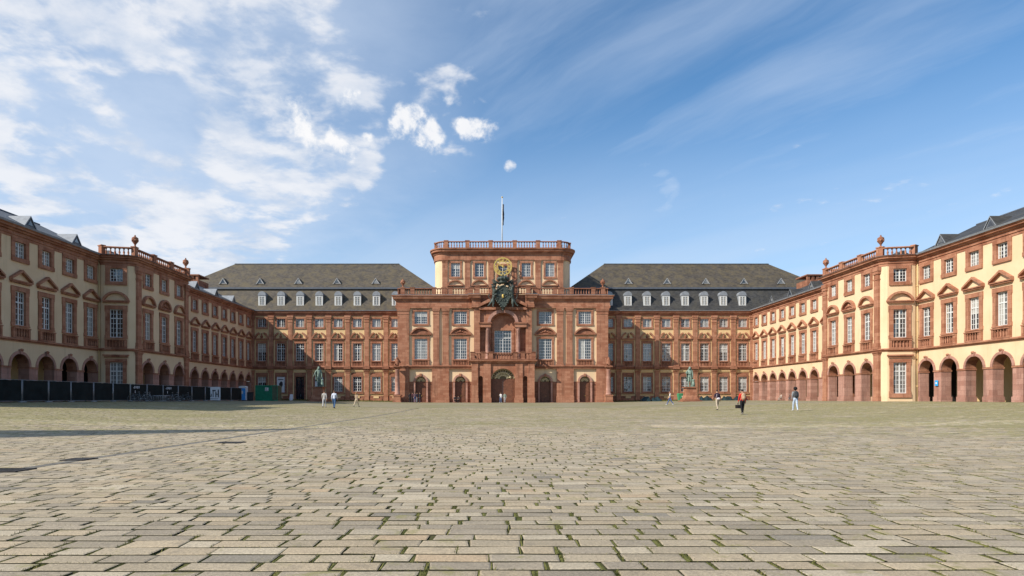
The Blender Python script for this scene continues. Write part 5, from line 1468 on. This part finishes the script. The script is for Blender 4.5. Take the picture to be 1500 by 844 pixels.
# ------------------------------------------------------------------ statues
def statue(px, D, rz, label, arm):
    x = at(px, D); z = ground_z(x, D) - .05
    t = thing('statue', (x, D, z), label, 'statue', 'bronze statues on sandstone pedestals'); t.rotation_euler = (0, 0, 0)
    mb = MB()
    for a, b, c, d in ((1.55, 1.55, 0, .22), (1.25, 1.2, .22, .50), (1.02, .92, .50, .95), (.86, .80, .95, 2.25), (.98, 1.0, 2.25, 2.45)):
        vs = [(-a, -a, c), (a, -a, c), (a, a, c), (-a, a, c), (-b, -b, d), (b, -b, d), (b, b, d), (-b, b, d)]
        mb.raw(vs, [(0, 3, 2, 1), (4, 5, 6, 7), (0, 1, 5, 4), (1, 2, 6, 5), (2, 3, 7, 6), (3, 0, 4, 7)], 'reddark' if d < .6 or d > 2.3 else 'red')
    put('pedestal', mb, t, (x, D, z))
    V, E, Rr = human_graph('walk', .25, 0)
    V['elr'] = (.33, .02, V['elr'][2] + .02); V['wrr'] = (.20, .20, V['elr'][2] - .04 + .05) if arm else (.42, .16, V['elr'][2] - .2)
    d = Vector((-.1, .1, .05)) if arm else Vector((.06, .06, -.1))
    for n, k in (('har', .6), ('fir', 1.1), ('thr', .5)): V[n] = tuple(Vector(V['wrr']) + d * k)
    names = list(V); ix = {n: i for i, n in enumerate(names)}
    rad = [(Rr[n][0] * (1.22 if n[:2] not in ('ha', 'fi', 'th') else 1), Rr[n][1] * 1.22) for n in names]
    me = skin([V[n] for n in names], [(ix[a], ix[b]) for a, b, _ in E], rad, ix['pel'], 1); me.materials.append(M['verdigris'])
    S = 1.86
    o = put('body', me, t, (x, D, z + 2.45), rz, None, (S, S, S))
    mb = MB(); n = 16     # cloak hanging from the shoulders to the calves, open at the front
    vs = []; fs = []; rows = 8
    for i in range(rows + 1):
        f = i / rows; zz = 1.43 - f * .95; r = .17 + .10 * f + .03 * math.sin(f * 6)
        for j in range(n + 1):
            a = R(195) + R(150) * j / n ; w = 1 + .09 * math.sin(j * 2.4 + i * .4) * f
            vs.append((r * 1.15 * w * math.cos(a), -.02 + r * w * math.sin(a), zz))
    for i in range(rows):
        for j in range(n): fs.append((i * (n + 1) + j, i * (n + 1) + j + 1, (i + 1) * (n + 1) + j + 1, (i + 1) * (n + 1) + j))
    mb.raw(vs, fs, 'verdigris', True); c = put('cloak', mb, t, (x, D, z + 2.45), rz, None, (S, S, S)); md = c.modifiers.new('t', 'SOLIDIFY'); md.thickness = .03
    mb = MB(); h = Vector(V['hd1']); mb.blob((h.x, h.y - .03, h.z + .0), (.10, .11, .115), 'verdigris', 10, 8, .10, 3); mb.blob((.1, h.y - .05, h.z - .13), (.045, .06, .08), 'verdigris', 8, 6, .15, 4); mb.blob((-.1, h.y - .05, h.z - .13), (.045, .06, .08), 'verdigris', 8, 6, .15, 6); put('wig', mb, t, (x, D, z + 2.45), rz, None, (S, S, S))
    mb = MB(); mb.lathe([(.16, 0), (.15, .25), (.10, .5), (.13, .58), (.1, .64)], (-.3, .05, 0), 'verdigris', 9); mb.box(-.42, .36, -.3, .36, -.04, .02, 'verdigris'); put('support', mb, t, (x, D, z + 2.48), rz, None, (S, S, S))
statue(467, 104.5, R(200), 'green bronze statue of a cloaked man on pedestal left of the central pavilion', False)
statue(1010.5, 105.0, R(165), 'green bronze statue of a cloaked man on pedestal right of the central pavilion', True)

# ------------------------------------------------------------------ building-site fence along the left wing
posts = [(-41.6, 49.3), (-41.45, 52.8), (-41.3, 56.3), (-41.2, 59.5), (-41.1, 62.5), (-41.0, 65.9), (-40.95, 69.2), (-40.9, 72.4), (-40.8, 75.7), (-40.6, 79.0), (-40.35, 82.3), (-40.1, 85.5), (-39.8, 88.8), (-39.4, 92.2), (-39.0, 95.6), (-38.7, 98.9)]
posts = [(x + CX, y) for x, y in posts]
FL = ['leftmost in view', 'second in view from the left edge', 'third in view from the left edge', 'fourth in view from the left edge', 'fifth in view from the left edge', 'sixth in view from the left edge, before the bicycles', 'with white stencil marks behind the bicycles']
for i in range(len(posts) - 1):
    p, q = Vector(posts[i]), Vector(posts[i + 1]); d = q - p; L = d.length; c = (p + q) / 2; z = ground_z(c.x, c.y); rz = math.atan2(d.y, d.x)
    nth = ['just outside the left picture edge', 'cut by the left picture edge', 'first whole one from the left picture edge', 'second whole one from the left picture edge', 'third whole one from the left picture edge', 'fourth whole one from the left picture edge', 'just left of the bicycles', 'behind the leftmost bicycle, with pale stencil marks', 'behind the middle bicycles', 'behind the rightmost bicycle, with pale stencil marks', 'just right of the bicycles', 'brownish one left of the white poster', 'carrying the white poster', 'just right of the white poster', 'next to the blue portable toilet'][i]
    t = thing('fence_panel', (c.x, c.y, z), f'black screened site fence panel {nth}', 'fence panel', 'site fence panels along the left wing'); t.rotation_euler = (0, 0, rz)
    a = L / 2 - .06
    mb = MB()
    for u in (-a, a): mb.tube([(u, 0, .05), (u, 0, 2.0)], .025, 'iron', 6)
    for zz in (.12, 1.97): mb.tube([(-a, 0, zz), (a, 0, zz)], .02, 'iron', 6)
    sub('frame', mb, t)
    mb = MB(); n = 14; rnd = random.Random(i); sag = [rnd.uniform(-.03, .03) for _ in range(n + 1)]   # slightly billowing screen
    for k in range(n):
        u0, u1 = -a + .03 + (2 * a - .06) * k / n, -a + .03 + (2 * a - .06) * (k + 1) / n
        f = lambda u, zz: .035 * math.sin(u * 1.7 + i) * math.sin(zz * 1.4 + .3) + .02
        for z0, z1 in ((.14, .75), (.75, 1.35), (1.35, 1.94)):
            mb.face([(u0, f(u0, z0), z0), (u1, f(u1, z0), z0), (u1, f(u1, z1), z1 + (sag[k + 1] if z1 > 1.9 else 0)), (u0, f(u0, z1), z1 + (sag[k] if z1 > 1.9 else 0))], 'screen', True)
    if i in (7, 9):
        for k in range(4): mb.box(-1.0 + .28 * k, -.86 + .28 * k, -.075, -.07, 1.45 + .04 * (k % 2), 1.75, 'paper')
        mb.box(-1.2, -1.05, -.075, -.07, 1.5, 1.58, 'paper'); mb.box(-.9, -.78, -.075, -.07, .95, 1.25, 'paper')
    sub('screen', mb, t)
    mb = MB(); mb.box(-a - .38, -a + .3, -.12, .12, .0, .13, 'lead'); sub('foot', mb, t)
# white poster on the fence
c = (Vector(posts[12]) + Vector(posts[13])) / 2; z = ground_z(c.x, c.y); d = Vector(posts[13]) - Vector(posts[12]); rz = math.atan2(d.y, d.x)
c = c + Vector((.35, -.25))
rz = R(25)
t = thing('poster', (c.x, c.y, z), 'white printed poster with black marks hung on the site fence', 'poster'); t.rotation_euler = (0, 0, rz)
mb = MB(); mb.box(-.86, .86, -.02, .02, .1, 1.98, 'paper'); sub('panel', mb, t)
mb = MB()
for b in ((-.62, -.5, .6, 1.25), (-.62, -.3, .6, .72), (-.36, -.26, .6, 1.0), (-.15, -.03, .55, 1.5), (-.2, .25, 1.38, 1.55), (.2, .34, .5, 1.3), (.34, .62, .9, 1.02), (.5, .66, .5, 1.6), (-.5, .6, .28, .34)):
    mb.box(b[0], b[1], -.03, -.022, b[2], b[3], 'print')
sub('print', mb, t)

# ------------------------------------------------------------------ bicycles
def bike_parts(col):
    k = pmat(col, .4); P = {}
    def wheel():
        mb = MB(); n = 20; pts = [(.33 * math.cos(2 * math.pi * i / n), 0, .33 * math.sin(2 * math.pi * i / n)) for i in range(n + 1)]
        mb.tube(pts, .022, 'black', 6); return mb.mesh('wheel')
    def rim():
        mb = MB(); n = 20; pts = [(.305 * math.cos(2 * math.pi * i / n), 0, .305 * math.sin(2 * math.pi * i / n)) for i in range(n + 1)]
        mb.tube(pts, .012, 'iron', 4)
        for i in range(10):
            a = math.pi * 2 * i / 10; mb.tube([(0, 0, 0), (.3 * math.cos(a), 0, .3 * math.sin(a))], .004, 'iron', 3)
        mb.tube([(0, -.05, 0), (0, .05, 0)], .025, 'iron', 6); return mb.mesh('rim')
    P['wheel'] = wheel(); P['rim'] = rim()
    mb = MB()
    for a, b in (((-.52, 0, .34), (-.12, 0, .30)), ((-.12, 0, .30), (-.24, 0, .82)), ((-.12, 0, .30), (.40, 0, .70)), ((-.22, 0, .74), (.38, 0, .84)), ((-.52, 0, .34), (-.22, 0, .76)), ((.37, 0, .92), (.42, 0, .66)), ((.42, 0, .66), (.53, 0, .34))): mb.tube([a, b], .019, k, 6)
    P['frame'] = mb.mesh('frame')
    mb = MB(); mb.tube([(.37, 0, .92), (.36, 0, 1.02), (.40, 0, 1.05)], .014, 'iron'); mb.tube([(.24, -.29, 1.05), (.38, -.2, 1.07), (.40, 0, 1.05), (.38, .2, 1.07), (.24, .29, 1.05)], .014, 'iron', 6); P['handlebar'] = mb.mesh('handlebar')
    mb = MB(); mb.blob((-.27, 0, .93), (.14, .07, .035), 'black', 9, 5); mb.tube([(-.24, 0, .8), (-.26, 0, .92)], .014, 'iron'); P['saddle'] = mb.mesh('saddle')
    mb = MB(); mb.lathe([(.09, -.01), (.09, .01)], (0, 0, 0), 'iron', 14); mb.tube([(0, 0, 0), (.12, 0, .05)], .012, 'iron', 5); mb.tube([(0, 0, 0), (-.12, 0, -.05)], .012, 'iron', 5); P['crank'] = mb.mesh('crank')
    return P
def bicycle(x, y, rz, col, label, group, lean=0.08):
    P = bike_parts(col); t = thing('bicycle', (x, y, ground_z(x, y)), label, 'bicycle', group); t.rotation_euler = (lean, 0, rz)
    for u in (-.52, .53): w = sub('wheel', P['wheel'], t, (u, 0, .345)); sub('rim', P['rim'], w)
    sub('frame', P['frame'], t); sub('handlebar', P['handlebar'], t); sub('saddle', P['saddle'], t)
    c = sub('crank', P['crank'], t, (-.12, -.04, .30)); c.rotation_euler = (R(90), 0, 0)
for px, D, rz, col, lb in ((199, 71.0, 20, (.20, .22, .25), 'silver bicycle leftmost of those parked at the black fence'), (207.5, 71.6, 35, (.05, .06, .07), 'dark bicycle second from left at the black fence'), (214.5, 72.4, 12, (.42, .43, .45), 'pale bicycle third from left at the black fence'), (248, 76.5, 25, (.08, .08, .10), 'black bicycle second from right at the black fence'), (256, 77.4, 14, (.35, .36, .38), 'light grey bicycle in the right pair at the black fence'), (271, 79.6, 30, (.10, .13, .16), 'dark blue bicycle rightmost at the black fence')):
    bicycle(at(px, D), D, R(rz), col, lb, 'bicycles parked at the black fence')
mb = MB()       # low wave-shaped cycle rack between the bicycles
for k in range(9):
    x = at(222 + 2.6 * k, 74.5); mb.tube([(x, 74.5, 0), (x, 74.5, .62), (x + .12, 74.9, .7), (x + .24, 75.3, .62), (x + .24, 75.3, 0)], .02, 'iron', 5)
mb.tube([(at(221, 74.5), 74.5, .05), (at(244, 74.5), 74.5, .05)], .025, 'iron', 5)
o = put('cycle_rack', mb, None, (0, 0, ground_z(at(232, 74.5), 74.5))); tag(o, 'low steel cycle rack between the two bicycle clusters', 'cycle rack')
for px, yy, rz, lb in ((1140, 103.6, 75, 'bicycle leaning in the right arcade, far one of the pair'), (1147, 101.8, 95, 'bicycle leaning in the right arcade, near one of the pair')):
    bicycle(46.1, yy, R(rz), (.05, .05, .06), lb, 'bicycles in the right arcade')

# ------------------------------------------------------------------ portable toilet, bins, container
D = 101.0; x = at(356.5, D); z = ground_z(x, D)
t = thing('portable_toilet', (x, D, z), 'blue and white portable toilet beside the green container', 'toilet'); t.rotation_euler = (0, 0, R(5))
mb = MB(); mb.box(-.55, .55, -.55, .55, .08, 2.1, 'paper'); mb.box(-.6, .6, -.6, .6, 0, .1, 'print'); sub('cabin', mb, t)
mb = MB(); mb.box(-.47, .47, -.60, -.552, .12, 1.98, 'blue'); d_ = sub('door', mb, t); mb = MB(); mb.box(-.28, .12, -.615, -.602, 1.1, 1.55, 'paper'); mb.box(.3, .36, -.64, -.602, 1.0, 1.12, 'print'); sub('notice', mb, d_)
mb = MB(); n = 8; mb.prism([(.58 * math.cos(math.pi - math.pi * i / n), 2.1 + .25 * math.sin(math.pi * i / n)) for i in range(n + 1)], -.58, .58, 'white'); sub('roof', mb, t)
D = 101.5; x = at(366, D); z = ground_z(x, D)
t = thing('waste_bin', (x, D, z), 'tall dark waste bin between portable toilet and green container', 'bin')
mb = MB(); mb.raw([(-.36, -.36, .08), (.36, -.36, .08), (.36, .36, .08), (-.36, .36, .08), (-.44, -.44, 1.25), (.44, -.44, 1.25), (.44, .44, 1.25), (-.44, .44, 1.25)], [(0, 3, 2, 1), (4, 5, 6, 7), (0, 1, 5, 4), (1, 2, 6, 5), (2, 3, 7, 6), (3, 0, 4, 7)], 'print'); sub('body', mb, t)
mb = MB(); mb.box(-.47, .47, -.5, .47, 1.25, 1.36, 'black'); sub('lid', mb, t)
mb = MB(); mb.tube([(-.4, .3, .1), (.4, .3, .1)], .1, 'black', 8); sub('wheel', mb, t)
D = 104.0; x0, x1 = at(374, D), at(406.5, D); x = (x0 + x1) / 2; z = ground_z(x, D)
t = thing('site_container', (x, D + 1, z), 'dark green corrugated steel site container by the left wing corner', 'container')
a = (x1 - x0) / 2; mb = MB(); mb.box(-a, a, -.95, 1.0, .05, 2.48, 'green'); split = a - .95
n = 26
for k in range(n):
    u0 = -a + .1 + (split + a - .1) * k / n; mb.box(u0, u0 + (split + a) / n * .5, -1.0, -.951, .15, 2.38, 'green')
mb.box(split, a + .01, -1.01, 1.01, .06, 2.47, 'olive'); sub('body', mb, t)
mb = MB()
for u in (-a, split, a - .08): mb.box(u, u + .1, -1.04, -1.0, .0, 2.5, 'green')
for zz in (.0, 2.4): mb.box(-a, a, -1.05, -1.0, zz, zz + .12, 'green')
sub('frame', mb, t)
mb = MB(); mb.box(-.2, .34, -1.07, -1.055, 1.6, 2.15, 'paper'); mb.box(-.1, .12, -1.078, -1.071, 1.85, 2.0, 'reddark'); mb.box(-.12, .26, -1.078, -1.071, 1.68, 1.74, 'print'); sub('notice', mb, t)
D = 107.0; x = at(998, D); z = ground_z(x, D)
t = thing('recycling_bin', (x, D, z), 'bright green wheeled bin left of the right statue', 'bin')
mb = MB(); mb.raw([(-.46, -.4, .12), (.46, -.4, .12), (.46, .4, .12), (-.46, .4, .12), (-.58, -.52, 1.15), (.58, -.52, 1.15), (.58, .52, 1.15), (-.58, .52, 1.15)], [(0, 3, 2, 1), (4, 5, 6, 7), (0, 1, 5, 4), (1, 2, 6, 5), (2, 3, 7, 6), (3, 0, 4, 7)], 'bingreen'); mb.box(-.3, .3, -.56, -.44, .6, .72, 'bingreen'); sub('body', mb, t)
mb = MB(); mb.prism([(-.62, 1.15), (.62, 1.15), (.5, 1.34), (-.5, 1.34)], -.56, .56, 'bingreen'); sub('lid', mb, t)
for u in (-.42, .42): mb = MB(); mb.tube([(u - .04, -.3, .1), (u + .04, -.3, .1)], .1, 'black', 10); sub('wheel', mb, t)
mb = MB(); mb.box(-.08, .1, -.5, -.485, .75, .92, 'paper'); sub('sticker', mb, t)
# tarpaulin-covered heaps in front of the right range
for x0, x1, lb in ((938, 953, 'dark teal tarpaulin heap left of the walker in white'), (954, 969, 'smaller dark tarpaulin heap just left of the walker in white'), (1024, 1043, 'dark teal tarpaulin heap right of the right statue'), (1057, 1073, 'dark tarpaulin heap behind the person in the red jacket'), (1074, 1094, 'dark tarpaulin heap nearest the right wing')):
    D = 116.5; a, b = at(x0, D), at(x1, D); n, m_ = 18, 8; vs = []; fs = []; rnd = random.Random(x0)
    for i in range(n + 1):
        for j in range(m_ + 1):
            u, v = i / n, j / m_; e = (min(u, 1 - u) * 5) ** .5 if min(u, 1 - u) < .2 else 1; e2 = math.sin(math.pi * v) ** .6
            hgt = (.75 + .45 * mnoise.noise(Vector((u * 4 + x0, v * 2, 0)))) * e * e2
            vs.append((a + (b - a) * u - (a + b) / 2, (v - .5) * 1.9, max(0, hgt) + .12 * mnoise.noise(Vector((u * 13, v * 7, x0)))* e2))
    for i in range(n):
        for j in range(m_): k = i * (m_ + 1) + j; fs.append((k, k + m_ + 1, k + m_ + 2, k + 1))
    mb = MB(); mb.raw(vs, fs, 'tarp', True); X = (a + b) / 2
    o = put('tarpaulin_heap', mb, None, (X, D, ground_z(X, D) - .05)); tag(o, lb, 'tarpaulin', 'tarpaulin heaps before the right range')
# grass strips along the foot of the ranges
for s in (-1, 1):
    rnd = random.Random(3 + s); mb = MB()
    xa, xb = sorted((s * 19.2, s * 44.5))
    for _ in range(5200):
        x = rnd.uniform(xa, xb); y = D1 - .5 - abs(rnd.gauss(0, 1.6))
        if y < 113: continue
        zz = ground_z(x, y); h = rnd.uniform(.08, .32); w = .03; a = rnd.uniform(0, 6.28)
        mb.face([(x - w * math.cos(a), y - w * math.sin(a), zz - .02), (x + w * math.cos(a), y + w * math.sin(a), zz - .02), (x + rnd.gauss(0, .05), y + rnd.gauss(0, .05), zz + h)], 'grass')
    o = put('grass', mb, None); tag(o, f'rough grass strip at the foot of the {"right" if s > 0 else "left"} range', 'grass', None, 'stuff')
# banners in ground-floor windows of the left range, and boards by the door
for x, lb in ((-41.53, 'white banner with dark figure in the window behind the green container'), (-34.37, 'white banner partly hidden by the left statue')):
    t = thing('banner', (x, D1 - .16, 2.2), lb, 'banner', 'banners in the left range windows')
    mb = MB(); mb.box(-.72, .72, -.02, .02, 0, 2.85, 'paper'); put('cloth', mb, t, (x, D1 - .16, 2.2))
    mb = MB(); mb.blob((.05, -.03, 1.5), (.3, .012, .55), 'print', 9, 7, .3, 4); mb.blob((-.15, -.03, .8), (.25, .012, .35), 'print', 9, 7, .3, 6); mb.box(-.5, .5, -.03, -.021, 2.35, 2.5, 'print'); put('print', mb, t, (x, D1 - .16, 2.2))
x = at(419, 117.5); t = thing('site_barrow', (x, 117.5, ground_z(x, 117.5)), 'small dark red handcart left of the glazed door', 'cart')
mb = MB(); mb.raw([(-.4, -.3, .35), (.4, -.3, .35), (.4, .3, .35), (-.4, .3, .35), (-.6, -.4, .85), (.6, -.4, .85), (.6, .4, .85), (-.6, .4, .85)], [(0, 3, 2, 1), (0, 1, 5, 4), (1, 2, 6, 5), (2, 3, 7, 6), (3, 0, 4, 7)], 'reddark'); sub('tray', mb, t)
mb = MB(); n = 14; mb.tube([(.2 * math.cos(6.283 * i / n), 0, .2 + .2 * math.sin(6.283 * i / n)) for i in range(n + 1)], .04, 'black', 6); sub('wheel', mb, t)
mb = MB(); mb.tube([(-.4, -.25, .4), (-.9, -.28, .8), (-1.1, -.28, .85)], .025, 'iron'); mb.tube([(-.4, .25, .4), (-.9, .28, .8), (-1.1, .28, .85)], .025, 'iron'); sub('handle', mb, t)
x = at(426.5, 117.5); mb = MB(); mb.raw([(-.35, 0, 0), (.35, 0, 0), (.2, .55, 1.15), (-.35, .55, 1.15)], [(0, 1, 2, 3)], 'paper'); mb.raw([(-.35, .05, 0), (.35, .05, 0), (.2, .6, 1.15), (-.35, .6, 1.15)], [(3, 2, 1, 0)], 'print')
o = put('sign_board', mb, None, (x, 117.4, ground_z(x, 117.4))); tag(o, 'pale board leaning beside the glazed door of the left range', 'board')
# blue plates on the right arcade
for yy, xx, w, lb in ((73.0, 47.6, .42, 'small blue plate inside the first arch of the right near wing'), (70.31, 46.86, .5, 'bright blue square plate on the first pier of the right near wing')):
    mb = MB()
    if w > .45: mb.box(-.03, 0, -w / 2, w / 2, 0, .6, 'bluesign'); mb.box(-.036, -.031, -.12, .12, .2, .4, 'paper')
    else: mb.box(0, w, -.03, 0, 0, .36, 'blue'); mb.box(.05, w - .05, -.036, -.031, .12, .24, 'bluesign')
    yl = yy if w > .45 else 73.1
    o = put('sign_plate', mb, None, (xx, yl if w > .45 else 73.36, 2.55)); tag(o, lb, 'sign', 'blue plates on the right wing')
mb = MB(); mb.box(-.06, 0, -.5, .5, 0, 1.25, 'wood'); mb.box(-.075, -.061, -.42, .42, .08, 1.17, 'creamdeep')
o = put('notice_frame', mb, None, (51.55, 64.2, 1.75)); tag(o, 'brown framed notice on the back wall of the right arcade', 'notice')

# ------------------------------------------------------------------ unseen left of the picture: inferred from the long shadows, built to throw them
t = thing('end_pavilion', (-46, 42, 0), 'end pavilion of the left wing beyond the picture edge', 'pavilion')
mb = MB(); mb.box(-56, -PX, 36, 48.8, BASE, 16.6, 'cream'); put('wall', mb, t)
P = [(-47, 36), (-PX, 36), (-PX, 48.8), (-47, 48.8)]
mb = MB(); mb.sweep(P, corn(17.5), 'red'); put('cornice', mb, t); mb = MB(); mb.sweep(P, strc(STR0, STR1), 'red'); put('string_course', mb, t)
mb = MB(); mb.face([(-56, 36, 17.4), (-PX, 36, 17.4), (-PX, 48.8, 17.4), (-56, 48.8, 17.4)], 'leaddark'); put('roof', mb, t)
balustrade(t, P, 17.55, 1.05, [.3, 3.8, 8.1, 12.4, 16.7, 20])
for yy in (38.8, 42.4, 46.0):
    window(t, 'wing_low', (-PX, yy, 8.16), R(90), 'ped_seg', 12.28, 'apron_wing', 6.94); window(t, 'wing_up', (-PX, yy, 14.58), R(90))
t = thing('shadow_tower', (-62.6, -6.5, 0), 'tower with slate spire added beyond the left picture edge to throw a long shadow', 'tower')  # added out of view; its spire throws the tapering shadow on the court
mb = MB(); mb.box(-65.4, -59.8, -9.3, -3.7, -.3, 30, 'redpale'); put('wall', mb, t)
mb = MB(); mb.sweep([(-65.4, -3.7), (-65.4, -9.3), (-59.8, -9.3), (-59.8, -3.7), (-65.4, -3.7)], corn(30.4), 'red'); put('cornice', mb, t)
mb = MB(); c0 = [(-65.6, -9.5, 30.4), (-59.6, -9.5, 30.4), (-59.6, -3.5, 30.4), (-65.6, -3.5, 30.4)]; mb.raw(c0 + [(-62.6, -6.5, 47)], [(0, 1, 4), (1, 2, 4), (2, 3, 4), (3, 0, 4)], 'slateblue'); put('spire', mb, t)
for zz in (12, 22):
    mb = MB(); mb.box(-59.79, -59.7, -7.4, -5.6, zz, zz + 4, 'dark'); put('window', mb, t)
